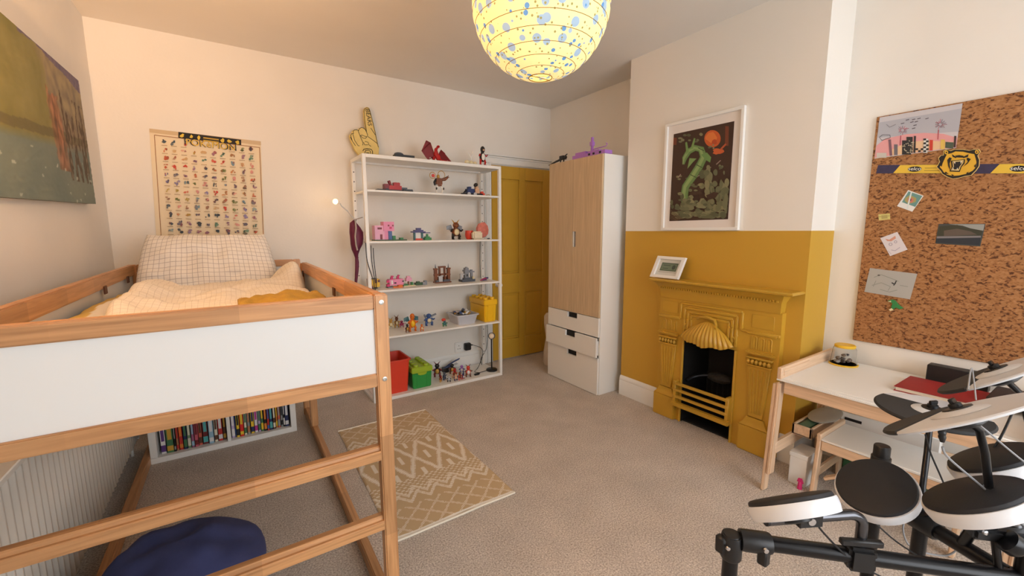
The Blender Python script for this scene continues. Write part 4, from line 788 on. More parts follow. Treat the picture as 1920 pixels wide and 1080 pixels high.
cpo_ = bpy.data.objects.new('clip_lamp_light', cpt_); COL.objects.link(cpo_); cpo_.parent = cl; cpo_.location = bu+Vector((-.03, .03, .02))-WL[cl]
# ------------------------------------------------------------------ wardrobe
WX, WY0, WY1, WH = 2.3875, 2.357, 3.006, 1.922
wd = thing('wardrobe', ((WX+XR)/2, (WY0+WY1)/2, 0), 'tall white wardrobe with pale birch doors above three white drawers', 'wardrobe')
BIR = wood('birch_veneer', (200, 176, 142), 'z', .5, False, .10)
MB().box(WX+.02, XR-.025, WY0, WY0+.018, 0, WH).build('side_panel', WMAT, wd, bevel=.0015); MB().box(WX+.02, XR-.025, WY1-.018, WY1, 0, WH).build('side_panel', WMAT, wd, bevel=.0015)
MB().box(WX+.02, XR-.025, WY0+.018, WY1-.018, WH-.018, WH).build('top_panel', WMAT, wd); MB().box(WX+.03, XR-.025, WY0+.018, WY1-.018, .0, .06).build('plinth', WMAT, wd)
MB().box(XR-.035, XR-.027, WY0+.018, WY1-.018, .06, WH-.018).build('back_panel', WMAT, wd); MB().box(WX+.022, XR-.036, WY0+.018, WY1-.018, .625, .643).build('middle_shelf', WMAT, wd)
ym = 2.687
def notch_panel(y0, y1, z0, z1, ny0, ny1, nz0, nz1, x0=WX, t=.018):
    m = MB()
    def b(a, b_, c, d):
        if b_-a > 1e-4 and d-c > 1e-4: m.box(x0, x0+t, a, b_, c, d)
    b(y0, y1, z0, nz0); b(y0, y1, nz1, z1); b(y0, ny0, nz0, nz1); b(ny1, y1, nz0, nz1); return m
d1 = notch_panel(WY0+.004, ym-.0015, .648, WH-.003, ym-.042, ym, 1.205, 1.333).build('door', BIR, wd); d2 = notch_panel(ym+.0015, WY1-.004, .648, WH-.003, ym, ym+.004, 1.205, 1.333).build('door', BIR, wd)
MB().box(WX+.003, WX+.018, ym-.042, ym-.036, 1.205, 1.333).box(WX+.003, WX+.018, ym-.012, ym-.0025, 1.205, 1.333).build('handle_edge', WMAT, d1)
MB().box(WX+.0181, WX+.0195, ym-.06, ym+.02, 1.19, 1.35).build('handle_recess', M('recess_dark', (70, 62, 54), .8), d1)
for z0, z1, xo in ((.487, .643, 0), (.322, .481, -.022), (.004, .312, 0)):
    zt = z1
    dm = notch_panel(WY0+.004, WY1-.004, z0, z1, 2.612, 2.735, zt-.046, zt, WX+xo).build('drawer', WMAT, wd)
    MB().box(WX+xo+.0182, WX+xo+.0195, 2.60, 2.75, zt-.055, zt-.004).build('handle_recess', M('recess_black', (24, 22, 22), .8), dm)
    if xo: MB().box(WX+xo+.018, WX+.25, WY0+.02, WY0+.032, z0+.01, z1-.03).build('drawer_side', WMAT, dm)
# toys on the wardrobe
tx = 2.45
toy('toy_airship', 'long black toy crossbow lying on top of the wardrobe', 'toy', tx, 2.93, WH, [('barrel', 'black', lambda m: m.tube([(-.0, .16, .006), (-.01, .05, .022), (-.02, -.10, .040)], [.004, .009, .011], 7)), ('prong', 'black', lambda m: (m.box(-.03, .01, -.07, -.02, .028, .058), m.tube([(-.01, -.06, .03), (-.01, -.05, .002)], .006, 6), m.tube([(-.01, -.02, .03), (-.01, -.01, .002)], .006, 6), m.tube([(-.01, -.06, .05), (-.01, -.1, .066)], .005, 5)))])
toy('purple_block_ship', 'purple block toy ship with a tall mast on the wardrobe', 'block toy', tx, 2.54, WH, [('hull', 'lpurple', lambda m: (m.box(-.03, .05, -.17, .20, .004, .032), m.box(-.025, .045, .05, .17, .032, .052), m.box(-.025, .045, -.10, .02, .032, .044))), ('mast', 'lpurple', lambda m: (m.box(.0, .016, -.0, .016, .03, .155), m.box(-.006, .022, -.006, .022, .09, .12))), ('deck_rail', 'lpurple', lambda m: m.tube([(.01, .0, .06), (.01, -.14, .064), (.01, -.155, .078), (.01, -.14, .088)], .004, 6)), ('porthole', 'black', lambda m: [m.box(-.0312, -.029, q, q+.022, .010, .026) for q in (-.13, -.06, -.01)] and None), ('keel', 'black', lambda m: m.box(-.03, .05, -.17, .20, 0, .004))])
# fabric bag between door and wardrobe
q0 = on(1017, 600, 'Y', 3.2)
lg = thing('laundry_bag', (2.58, 3.22, 0), 'slim cream fabric bag with a loop handle beside the wardrobe', 'bag')
loft([((2.600, 3.22, .0), .075, .05), ((2.600, 3.22, .03), .085, .06), ((2.598, 3.22, .15), .080, .058), ((2.61, 3.22, .28), .066, .05), ((2.600, 3.22, .42), .080, .055), ((2.60, 3.22, .50), .085, .05), ((2.605, 3.22, .53), .07, .03)], 22, .08, 5).build('sack', M('cream_canvas', (214, 200, 182), .9, .05, 30, .2, 120), lg, ang=60)
MB().tube([(2.57+.05*(1-math.cos(t*math.pi/8))*.9, 3.21, .515+.065*math.sin(t*math.pi/8)) for t in range(9)], .006, 6).build('loop_handle', M('tan_strap', (196, 158, 104), .7), lg)
# ------------------------------------------------------------------ fireplace
fp = thing('fireplace', (2.56, 1.51, 0), 'ornate cast-iron fireplace painted mustard yellow like the wall', 'fireplace')
XF = 2.548; X2 = XC+.002
MB().rings([[Vector((x_, y_, z_)) for x_, y_, z_ in ((XC-a, 1.475+b, z), (XC-a, 1.475-b, z), (X2, 1.475-b, z), (X2, 1.475+b, z))] for a, b, z in ((.125, .445, .983), (.145, .462, .990), (.148, .465, .998), (.140, .458, 1.005))]).build('mantel_shelf', YEL, fp)
MB().rings([[Vector(q) for q in ((XC-a, 1.50+b, z), (XC-a, 1.50-b, z), (X2, 1.50-b, z), (X2, 1.50+b, z))] for a, b, z in ((.052, .395, .868), (.056, .398, .88), (.062, .402, .93), (.085, .418, .962), (.110, .432, .983))]).build('cornice', YEL, fp)
dm = MB()
for i in range(46): y = 1.895-i*.0172; dm.box(XC-.079, XC-.06, y-.010, y, .935, .947)
dm.build('dentil_course', YEL, fp, kind='stuff')
# face plates round the opening
MB().box(XF, X2, OY1, 1.905, .0, .872).build('left_jamb', YEL, fp); MB().box(XF, X2, 1.095, OY0, .0, .872).build('right_jamb', YEL, fp); MB().box(XF, X2, OY0, OY1, .60, .872).build('lintel', YEL, fp)
ST_ = [(1.905, .738), (1.735, .738), (1.735, .845), (1.315, .845), (1.315, .738), (1.095, .738)]
for k, (off, rr) in enumerate(((0, .010), (.030, .0085), (.056, .0085), (.080, .006))):
    cy = 1.522; pts = []
    for y, z in ST_:
        yy = y-math.copysign(off, y-cy); zz = z-off*.95
        if k and abs(y-cy) > .3: yy = cy+math.copysign(abs(ST_[1][0]-cy)*1-.0, y-cy); yy = y-math.copysign(off*0+.0, y-cy)
        pts.append((yy, zz))
    if k: pts = [(cy+(1.735-cy)-off, .62)]+[(cy+(1.735-cy)-off, .738-off*.2 if False else .738)] + [(1.735-off, .845-off*.95), (1.315+off, .845-off*.95), (1.315+off, .738), (1.315+off, .62)]
    m = MB()
    for (a, b), (c, d) in zip(pts[:-1], pts[1:]): m.bar((XF-.002, a, b), (XF-.002, c, d), .016, rr*1.6, up=(1, 0, 0))
    m.build('stepped_moulding', YEL, fp, bevel=.003)
# shell hood
def hood(u, v):
    a = 2*u-1; cy = 1.522; hw = .070+(.184-.070)*math.sin(v*math.pi/2)**.75
    y = cy-a*hw; z = .752-(.752-.590)*v**1.05-.020*(1-v)*a*a*2
    z += (-.006*math.cos(3*math.pi*a)-.030*(1-a*a)+.022)*v**4+.010*v**3
    bul = .018+.062*math.sin(min(1, v*1.05)*math.pi*.62)*(1-.65*a*a)
    rid = .0048*math.cos(a*math.pi*13)*min(1, v*1.6)
    return (XF-bul-rid, y, z)
MB().grid(120, 26, hood).build('shell_hood', YEL, fp, recalc=False, ang=180, solid=.006)
MB().tube([(XF-.018, 1.60, .756), (XF-.030, 1.575, .776), (XF-.030, 1.52, .783), (XF-.034, 1.47, .772), (XF-.046, 1.452, .745), (XF-.04, 1.452, .715)], [.006, .009, .012, .010, .008, .003], 8).build('hood_crest', YEL, fp)
for s, y in ((-1, 1.672), (1, 1.372)):
    m = MB()
    for i in range(3): m.ell((XF-.003, y-s*.016*i*.9, .655+.022*i), (.007, .014, .008), 9, 6, Matrix.Rotation(s*.7, 3, 'X'))
    m.build('leaf_scroll', YEL, fp)
# pilasters
for s, yc in ((1, 1.822), (-1, 1.195)):
    MB().box(XF-.032, X2, yc-.088, yc+.088, 0, .165).build('plinth_block', YEL, fp, bevel=.006, seg=2)
    MB().rings([[Vector(q) for q in ((XF-a, yc-b, z), (XF-a, yc+b, z), (X2, yc+b, z), (X2, yc-b, z))] for a, b, z in ((.030, .082, .165), (.020, .066, .182), (.013, .050, .215))]).build('pilaster_foot', YEL, fp)
    MB().rings([[Vector(q) for q in ((XF-.012, yc-b, z), (XF-.012, yc+b, z), (X2, yc+b, z), (X2, yc-b, z))] for b, z in ((.042, .22), (.066, .535))]).build('pilaster_shaft', YEL, fp, bevel=.003)
    for i in range(5):
        k = (i-2)/2; MB().tube([(XF-.0125, yc+k*.028, .245), (XF-.0125, yc+k*.048, .515)], [.0035, .0055], 7).build('flute', YEL, fp)
    MB().box(XF-.020, X2, yc-.070, yc+.070, .533, .545).box(XF-.022, X2, yc-.074, yc+.074, .578, .592).build('capital', YEL, fp, bevel=.003)
    for i in range(6): MB().ell((XF-.018, yc+(i-2.5)*.023, .562), (.013, .0115, .015), 9, 6).build('bead', YEL, fp)
    MB().box(XF-.024, X2, yc-.082, yc+.082, .606, .624).build('impost', YEL, fp, bevel=.005, seg=2)
    for i in range(3):
        y = yc+(i-1)*.042
        MB().tube([(XF-.001, y-.014, .636), (XF-.001, y-.014, .700)]+[(XF-.001, y-.014*math.cos(q*math.pi/6), .700+.014*math.sin(q*math.pi/6)) for q in range(1, 6)]+[(XF-.001, y+.014, .700), (XF-.001, y+.014, .636)], .0036, 6).build('arched_flute', YEL, fp)
        MB().box(XF-.003, XF, y-.008, y+.008, .640, .700).build('flute_panel', YEL, fp)
    MB().box(XF-.012, X2, yc-.085, yc+.085, .725, .741).build('capping', YEL, fp, bevel=.003)
    MB().box(XF-.003, XF, yc-.062, yc+.062, .765, .845).build('frieze_panel', YEL, fp, bevel=.001)
for y in (OY1+.006, OY0-.006): MB().tube([(XF-.003, y, .0), (XF-.003, y, .60)], .009, 8).build('reeded_edge', YEL, fp)
# firebox and grate
IRON = M('soot_black', (14, 13, 13), .75, .3, 30, .3, 60)
MB().box(XF+.004, 2.86, OY0-.004, OY0+.006, .002, .655).box(XF+.004, 2.86, OY1-.006, OY1+.004, .002, .655).box(2.85, 2.862, OY0, OY1, .002, .655).box(XF+.006, 2.86, OY0, OY1, .645, .657).box(XF+.02, 2.86, OY0, OY1, .002, .012).build('firebox', IRON, fp)
MB().box(XF+.03, 2.84, OY0+.02, OY1-.02, .10, .125).build('ash_grate', IRON, fp)
GRM = M('sooty_iron', (52, 52, 56), .35, metal=.8)
MB().tube([(2.57+.13*math.sin(t*math.pi/10), OY1-.02-.17*(1-math.cos(t*math.pi/10)), .30+.05*math.sin(t*math.pi/10)) for t in range(7)], .011, 8).build('basket_rim', GRM, fp)
MB().ell((2.70, 1.52, .34), (.05, .09, .035), 10, 6).build('cinder', M('cinder', (40, 38, 38), .8, .4, 60, .6, 50), fp)
for i in range(8): MB().cyl((2.80, OY0+.04+i*.04, .12), (2.80, OY0+.04+i*.04, .33), .006).build('basket_bar', IRON, fp)
GY0, GY1 = 1.338, 1.735
for z, t_ in ((.283, .018), (.237, .018), (.190, .018)): MB().box(XF-.055, XF-.035, GY0+.006, GY1-.004, z-t_/2, z+t_/2).build('grate_bar', YEL, fp, bevel=.003)
MB().box(XF-.066, XF-.025, GY0-.012, GY1+.008, .122, .150).build('grate_sill', YEL, fp, bevel=.006, seg=2)
for y in (GY0, GY1-.02): MB().box(XF-.05, XF+.002, y, y+.022, .14, .30).build('grate_end', YEL, fp, bevel=.003)
# ------------------------------------------------------------------ pictures
sf = thing('small_framed_note', (2.50, 1.80, 1.006), 'small white frame holding a grey-green banknote, propped on the mantelpiece', 'picture frame')
def sfp(x, y): return on(x, y, 'X', 2.50)
q = [sfp(1231.5, 480.5), sfp(1284, 484.5), sfp(1273.5, 523), sfp(1221.5, 517.5)]
q[2].z = q[3].z = 1.0075
U = (q[1]-q[0]); V = (q[3]-q[0])
tilt = [Vector((.030, 0, 0)), Vector((.030, 0, 0)), Vector((0, 0, 0)), Vector((0, 0, 0))]
q = [a+b for a, b in zip(q, tilt)]; N = (q[1]-q[0]).cross(q[3]-q[0]).normalized(); N = N if N.x < 0 else -N
def quad(q, u, v): return q[0]*(1-u)*(1-v)+q[1]*u*(1-v)+q[2]*u*v+q[3]*(1-u)*v
def framebars(q, fu, fv, thick, mat, parent, N):
    for (u0, u1, v0, v1) in ((0, 1, 0, fv), (0, 1, 1-fv, 1), (0, fu, fv, 1-fv), (1-fu, 1, fv, 1-fv)):
        MB().prism([quad(q, u0, v0), quad(q, u1, v0), quad(q, u1, v1), quad(q, u0, v1)], N*thick).build('frame_bar', mat, parent, bevel=.001)
framebars(q, .11, .13, .022, WHITE, sf, N)
MB().prism([quad(q, .1, .1), quad(q, .9, .1), quad(q, .9, .9), quad(q, .1, .9)], N*.006).build('mount_card', M('mount_card', (214, 214, 208), .8), sf)
A = Art(lambda u, v: quad(q, u, v)+N*.0064, N)
A.poly([(.22, .28), (.80, .28), (.80, .66), (.22, .66)], (88, 104, 88)); A.poly([(.25, .33), (.77, .33), (.77, .61), (.25, .61)], (112, 128, 108)); A.disc(.68, .47, .06, .11, (70, 84, 76)); A.line([(.30, .40), (.55, .40)], .03, (74, 88, 78)); A.line([(.30, .54), (.5, .54)], .03, (74, 88, 78)); A.poly([(.2, .7), (.82, .7), (.82, .73), (.2, .73)], (170, 172, 164))
A.build('banknote_print', sf)
pf = thing('framed_print', (XC-.015, 1.67, 1.339), 'large white framed print of a green serpent among clouds and an orange orb', 'picture')
q = [Vector((XC-.001, 1.947, 2.068)), Vector((XC-.001, 1.402, 2.068)), Vector((XC-.001, 1.394, 1.3395)), Vector((XC-.001, 1.947, 1.3395))]; N = Vector((-1, 0, 0))
framebars(q, .033, .025, .024, WHITE, pf, N)
MB().prism([quad(q, .02, .02), quad(q, .98, .02), quad(q, .98, .98), quad(q, .02, .98)], N*.008).build('mount_card', M('mount_white', (232, 226, 222), .8), pf)
A = Art(lambda x, y: on(*zc(1200, 180, 3)(x, y), 'X', XC-.0096), N)
A.poly([(190, 215), (531, 141), (495, 693), (165, 704)], (62, 42, 32))
for a, b, wv in ((190, 235, 18), (482, 170, 20)): A.line([(a+8, b), (a+6, b+(40 if a < 300 else 110))], wv, (112, 58, 38))
A.disc(408, 240, 46, 48, (196, 92, 44), 24); A.disc(400, 232, 30, 30, (214, 120, 58), 16, .2); A.disc(418, 258, 16, 14, (172, 72, 36), 10, .2)
A.disc(440, 312, 30, 18, (190, 92, 48), 12, .25); A.line([(455, 300), (484, 270)], 10, (170, 84, 50))
def cloud(cx, cy, w1, h1, n1, seed):
    r = random.Random(seed)
    for k in range(n1):
        t_ = r.random(); c = mixc((82, 86, 62), (134, 132, 98), r.random()); yy_ = cy+r.uniform(-.5, .5)*h1; rx_ = r.uniform(.10, .18)*w1*.7; ry_ = r.uniform(.2, .4)*h1*.5; fr2 = (yy_-200)/500; yy_ = min(yy_, 690-ry_)
        A.disc(min(max(cx+(t_-.5)*w1, 190-25*fr2+rx_*1.15), 526-32*fr2-rx_*1.15), yy_, rx_, ry_, c, 12, .12, .3)
cloud(285, 235, 120, 50, 9, 1); cloud(385, 292, 60, 36, 5, 2); cloud(250, 455, 80, 34, 6, 3)
for a in ((300, 470, 400, 400), (350, 440, 385, 405), (230, 440, 215, 460), (430, 385, 455, 362)): A.line([(a[0], a[1]), (a[2], a[3])], 5, (150, 130, 120))
sp = [(262, 640), (250, 560), (258, 510), (300, 450), (335, 395), (360, 345), (345, 300), (310, 292), (275, 312), (252, 350), (246, 385)]
wv = [20, 20, 19, 20, 20, 20, 18, 16, 15, 13, 5]
def ribbon(col, dx, k):
    L = []; R = []
    for i, (a, b) in enumerate(sp):
        p_, n_ = sp[max(0, i-1)], sp[min(len(sp)-1, i+1)]; tx_, ty_ = n_[0]-p_[0], n_[1]-p_[1]; ll = math.hypot(tx_, ty_); L.append((a-ty_/ll*wv[i]*k+dx, b+tx_/ll*wv[i]*k)); R.append((a+ty_/ll*wv[i]*k+dx, b-tx_/ll*wv[i]*k))
    for i in range(len(sp)-1): A.poly([L[i], L[i+1], R[i+1], R[i]], col, 0)
    A.k += 1
ribbon((66, 92, 52), 0, 1.12); ribbon((104, 134, 80), 0, 1); ribbon((134, 160, 102), -4, .45)
for a, b in ((0, 3), (3, 4), (4, 6)): A.line([(sp[b][0]-16, sp[b][1]-8), (sp[b][0]+16, sp[b][1]+8)], 4, (50, 66, 40))
A.poly([(262, 330), (256, 262), (266, 258), (276, 312)], (112, 146, 84)); A.poly([(285, 300), (305, 236), (314, 240), (300, 296)], (112, 146, 84)); A.poly([(345, 330), (378, 318), (402, 345), (396, 375), (372, 360)], (104, 140, 80)); A.poly([(280, 350), (320, 352), (300, 372), (268, 410)], (120, 152, 92))
cloud(420, 480, 170, 150, 16, 4); cloud(340, 520, 120, 50, 8, 9); cloud(230, 590, 120, 90, 12, 5); cloud(370, 640, 230, 100, 46, 6); cloud(300, 660, 200, 60, 26, 16); cloud(440, 560, 130, 150, 30, 17); cloud(300, 590, 150, 60, 10, 7); cloud(470, 420, 60, 70, 6, 8)
for i in range(6): A.line([(172, 640+i*10), (172+70-i*6, 690+i*2)], 3, (104, 84, 62))
A.k += 2; A.poly([(376, 560), (420, 540), (448, 545), (430, 572), (390, 585)], (62, 42, 32)); A.poly([(280, 545), (340, 535), (360, 548), (300, 560)], (70, 50, 38))
A.build('art_print', pf)
pl = M('print_glazing', (255, 255, 255), .05)
# ------------------------------------------------------------------ cork board and what is pinned on it
CKM = cork(); cz = zc(1580, 160, 2.038)
cb_ = thing('cork_board', (XR-.01, .2, .724), 'large unframed cork pinboard on the wall above the white desk', 'cork board')
MB().box(XR-.014, XR-.001, -.55, .866, .724, 1.926).build('cork_sheet', CKM, cb_, bevel=.002)
XK = XR-.0145
def k1(x, y): return on(x, y, 'X', XK)
def card(name, label, cat, pts, col, mp=k1, th=.0012, rough=.6):
    P = [mp(*p_) for p_ in pts]; c = sum(P, Vector())/len(P); t = thing(name, (c.x, c.y, min(p_.z for p_ in P)), label, cat)
    MB().prism(P, (-th, 0, 0)).build('paper', M('paper_%d_%d_%d' % col, col, rough), t); return t
rz6 = zc(1630, 180, 6)
def k6(x, y): return k1(*rz6(x, y))
dw = card('city_drawing', 'childs drawing of a checkered city skyline under a pink and grey sky', 'drawing', [(118, 242), (1050, 82), (975, 585), (58, 705)], (198, 194, 198), k6)
A = Art(lambda x, y: k6(x, y)+Vector((-.0013, 0, 0)), (-1, 0, 0))
A.poly([(108, 300), (1042, 140), (1005, 400), (92, 470)], (176, 176, 184)); A.poly([(80, 560), (180, 480), (420, 430), (620, 415), (830, 425), (990, 470), (975, 580), (62, 695)], (222, 158, 158)); A.poly([(260, 600), (430, 520), (640, 500), (960, 520), (970, 575), (230, 675)], (228, 190, 150))
for cx, cy, sd in ((375, 385, 1), (800, 320, 2)):
    r = random.Random(sd)
    for i in range(16): an = i*math.pi/8; A.line([(cx+18*math.cos(an), cy+15*math.sin(an)), (cx+r.uniform(45, 78)*math.cos(an), cy+r.uniform(35, 62)*math.sin(an))], 5, r.choice(((150, 80, 96), (120, 100, 110), (190, 90, 110))), .1)
    A.line([(cx-20, cy+60), (cx-28, cy+170)], 12, (178, 84, 96))
for a in ((230, 490, 245, 672, 30, (120, 88, 100)), (300, 545, 300, 665, 40, (110, 104, 110)), (420, 500, 420, 660, 100, (44, 42, 42)), (515, 450, 508, 640, 24, (54, 50, 48)), (455, 460, 455, 640, 70, (50, 48, 46)), (640, 480, 630, 640, 50, (216, 214, 208)), (700, 495, 695, 615, 36, (204, 62, 48)), (830, 490, 825, 600, 46, (222, 186, 92)), (905, 520, 900, 588, 90, (76, 88, 72)), (970, 450, 960, 578, 24, (62, 50, 52)), (140, 640, 140, 695, 110, (196, 190, 180))): A.line([(a[0], a[1]), (a[2], a[3])], a[4], a[5], .3)
for i in range(5):
    for j in range(7):
        if (i+j) % 2: A.poly([(520+i*30+(j < 3)*0, 480+j*22+0), (550+i*30, 478+j*22), (550+i*30, 498+j*22), (520+i*30, 500+j*22)] if (j > 4 or i in (3, 4)) else [(600, 640), (601, 640), (601, 641)], (34, 32, 32), .02)
for (a, b) in ((430, 270), (500, 265), (560, 255), (480, 295), (530, 290), (375, 310), (650, 255), (500, 365), (515, 330)): A.line([(a-18, b+4), (a+20, b-6)], 8, (96, 84, 92), .1)
A.line([(195, 320), (230, 352), (300, 320)], 5, (120, 116, 122)); A.line([(115, 465), (150, 438), (235, 440), (238, 470), (180, 488), (145, 500), (130, 485), (115, 465)], 5, (60, 52, 60))
A.k += 3
for i in range(26): A.disc(380+rnd.random()*120, 500+rnd.random()*140, 8, 6, (196, 186, 160), 6, .3, .02)
A.build('crayon_drawing', dw)
rb = thing('scarf_ribbon', (XK, .5, 1.60), 'navy and yellow sponsor ribbon pinned flat across the cork board', 'ribbon')
NV = M('ribbon_navy', (48, 44, 78), .6, .15, 40); RY = M('ribbon_yellow', (224, 186, 62), .6)
zt0, zb0 = 1.679, 1.634
MB().box(XK-.0012, XK, -.30, .848, 1.630, 1.672).build('band', NV, rb)
for k, ya in enumerate((.742, .40, .058)):
    MB().prism([(XK-.0013, ya+.015, 1.671), (XK-.0013, ya-.185, 1.671), (XK-.0013, ya-.165, 1.631), (XK-.0013, ya+.035, 1.631)], (-.0008, 0, 0)).build('sponsor_patch', RY, rb)
    MB().lathe([(.026, 0), (.026, .0006), (.001, .0007)], 20, (XK-.0021, ya-.045, 1.651), (-1, 0, 0)).build('oval_badge', M('ink_black'), rb); ov = [o for o in rb.children if o.name.startswith('oval_badge')][-1]
    for v_ in ov.data.vertices: v_.co.z = (v_.co.z-.026)*.5+.026
    text('selco', .024, WMAT, rb, 'sponsor_lettering', (XK-.0030, ya-.045, 1.652), (0, -1, 0), (0, 0, 1), .0003)
    for j in range(2): MB().box(XK-.0024, XK-.002, ya-.150, ya-.082, 1.642+j*.012, 1.645+j*.012).build('small_print', M('ribbon_print', (150, 124, 52), .6), rb)
    for j in range(3): MB().prism([(XK-.0013, ya-.205-j*.02, 1.671), (XK-.0013, ya-.211-j*.02, 1.671), (XK-.0013, ya-.193-j*.02, 1.631), (XK-.0013, ya-.187-j*.02, 1.631)], (-.0005, 0, 0)).build('slash_mark', M('ribbon_slash', (96, 100, 120), .6), rb)
rb.rotation_euler.x = math.atan(.115); rb.location.z -= .034          # the ribbon hangs a little lower towards the window
be = thing('bear_emblem', (XK-.004, .54, 1.58), 'gold and black roaring bear head emblem pinned over the ribbon', 'emblem')
BO = [(755, 800), (790, 740), (775, 700), (800, 670), (835, 665), (832, 620), (870, 600), (915, 615), (960, 598), (1060, 600), (1130, 610), (1175, 600), (1235, 595), (1255, 625), (1225, 670), (1245, 720), (1240, 790), (1205, 840), (1150, 895), (1080, 905), (1010, 925), (940, 935), (880, 915), (820, 880), (800, 845)]
def kb_(x, y): return on(*rz6(x, y), 'X', XK-.003)
MB().prism([kb_(*p_) for p_ in BO], (-.003, 0, 0)).build('backing', M('emblem_edge', (226, 196, 120), .6), be)
A = Art(lambda x, y: kb_(x, y)+Vector((-.0031, 0, 0)), (-1, 0, 0)); BKc, GDc = (30, 24, 18), (222, 172, 50)
def shr(P, k, cx=1005, cy=765): return [(cx+(a-cx)*k, cy+(b-cy)*k) for a, b in P]
A.poly(shr(BO, .965), BKc); A.poly(shr([(785, 800), (825, 745), (850, 690), (870, 650), (925, 640), (970, 618), (1060, 622), (1130, 640), (1190, 650), (1205, 700), (1215, 740), (1212, 800), (1170, 845), (1100, 880), (1010, 900), (930, 905), (870, 890), (830, 860), (812, 830)], .96), GDc)
A.disc(868, 635, 22, 22, GDc); A.disc(870, 637, 9, 9, BKc); A.disc(1212, 630, 22, 22, GDc); A.disc(1210, 632, 9, 9, BKc)
for P in ([(930, 655), (985, 690), (975, 700), (940, 685)], [(1120, 655), (1050, 688), (1060, 700), (1110, 688)], [(965, 672), (1015, 665), (1065, 675), (1055, 695), (985, 692)], [(880, 720), (905, 690), (930, 700), (905, 760), (915, 840), (890, 790)], [(1145, 710), (1110, 695), (1095, 705), (1110, 740), (1055, 800), (1110, 760)], [(800, 770), (830, 750), (815, 800)], [(860, 850), (900, 880), (850, 872)], [(1205, 760), (1180, 790), (1200, 810)], [(925, 880), (960, 892), (935, 900)], [(1090, 870), (1120, 850), (1110, 880)]): A.poly(P, BKc)
A.poly([(920, 730), (1080, 712), (1075, 760), (1040, 800), (1020, 855), (905, 850), (930, 800)], BKc); A.poly([(938, 735), (1065, 720), (1060, 752), (1030, 795), (1012, 842), (920, 838), (945, 795)], (214, 186, 120)); A.poly([(950, 745), (1050, 735), (1040, 765), (1018, 795), (1004, 828), (932, 826), (955, 795)], (30, 26, 30))
for P in ([(955, 742), (972, 740), (966, 768)], [(1030, 736), (1046, 736), (1030, 764)], [(938, 828), (952, 828), (948, 806)], [(985, 828), (1000, 828), (994, 806)]): A.poly(P, (238, 228, 206), .1)
A.build('bear_print', be)
rk = zc(1620, 330, 4)
def kk(x, y): return k1(*rk(x, y))
c1_ = card('trading_card', 'white-edged card with a swirling teal and orange picture on the cork', 'card', [(332, 105), (448, 148), (362, 268), (248, 226)], (226, 226, 222), kk)
A = Art(lambda x, y: kk(x, y)+Vector((-.0013, 0, 0)), (-1, 0, 0)); A.poly([(335, 115), (438, 150), (385, 232), (285, 196)], (104, 148, 142)); A.disc(352, 178, 40, 30, (168, 156, 96), 14, .2); A.disc(350, 180, 22, 20, (196, 120, 104), 10, .2); A.disc(348, 178, 8, 10, (60, 50, 60), 8); A.poly([(352, 118), (362, 121), (330, 250), (318, 246)], (214, 222, 220)); A.build('card_print', c1_)
c2_ = card('yellow_ticket', 'tiny yellow ticket pinned near the edge of the cork board', 'ticket', [(108, 288), (194, 281), (197, 325), (112, 333)], (206, 196, 120), kk)
A = Art(lambda x, y: kk(x, y)+Vector((-.0013, 0, 0)), (-1, 0, 0)); A.poly([(130, 296), (176, 292), (178, 318), (132, 322)], (176, 160, 96)); A.line([(112, 306), (130, 305)], 4, (150, 140, 70)); A.line([(178, 300), (194, 299)], 4, (150, 140, 70)); A.build('ticket_print', c2_)
c3_ = card('face_sketch', 'small white card with a pencil face and ginger hair, pinned askew', 'drawing', [(122, 466), (250, 419), (327, 552), (196, 601)], (218, 212, 216), kk)
A = Art(lambda x, y: kk(x, y)+Vector((-.0013, 0, 0)), (-1, 0, 0)); A.poly([(160, 470), (190, 478), (235, 448), (240, 468), (205, 490), (175, 488)], (206, 150, 130)); A.disc(200, 512, 15, 12, (170, 164, 176)); A.disc(200, 512, 8, 7, (218, 212, 216)); A.disc(238, 494, 12, 11, (170, 164, 176)); A.disc(238, 494, 6, 6, (218, 212, 216)); A.line([(205, 555), (235, 560), (270, 535)], 5, (176, 168, 184)); A.line([(180, 560), (205, 585)], 4, (186, 180, 190)); A.build('pencil_print', c3_)
c4_ = card('lake_photo', 'dark landscape photograph of a wooded lake shore on the cork board', 'photograph', [(560, 360), (912, 358), (872, 528), (535, 507)], (64, 68, 66), kk)
A = Art(lambda x, y: kk(x, y)+Vector((-.0013, 0, 0)), (-1, 0, 0)); A.poly([(640, 362), (905, 362), (895, 410), (820, 400), (740, 372)], (150, 154, 150)); A.poly([(565, 378), (700, 366), (760, 385), (890, 410), (880, 452), (545, 462)], (58, 58, 44)); A.poly([(600, 410), (700, 395), (800, 415), (850, 440), (600, 450)], (92, 80, 70)); A.poly([(548, 452), (878, 448), (876, 462), (545, 468)], (124, 120, 122)); A.poly([(545, 468), (876, 462), (868, 520), (540, 500)], (40, 46, 54)); A.build('photo_print', c4_)
c5_ = card('wave_sketch', 'pale grey sheet with faint pencil waves and a tiny dark figure', 'drawing', [(45, 690), (400, 734), (345, 925), (3, 868)], (172, 172, 168), kk)
A = Art(lambda x, y: kk(x, y)+Vector((-.0013, 0, 0)), (-1, 0, 0))
for P in ([(75, 760), (130, 740), (210, 770), (260, 790)], [(60, 820), (130, 800), (200, 830), (180, 860)], [(120, 850), (190, 870), (250, 855)], [(270, 820), (330, 830)], [(90, 785), (70, 830)]): A.line(P, 5, (144, 148, 140), .2)
A.line([(208, 800), (230, 812), (244, 785)], 9, (58, 58, 60)); A.line([(222, 822), (240, 800)], 7, (58, 58, 60)); A.disc(112, 744, 10, 5, (80, 80, 80)); A.build('pencil_print', c5_)
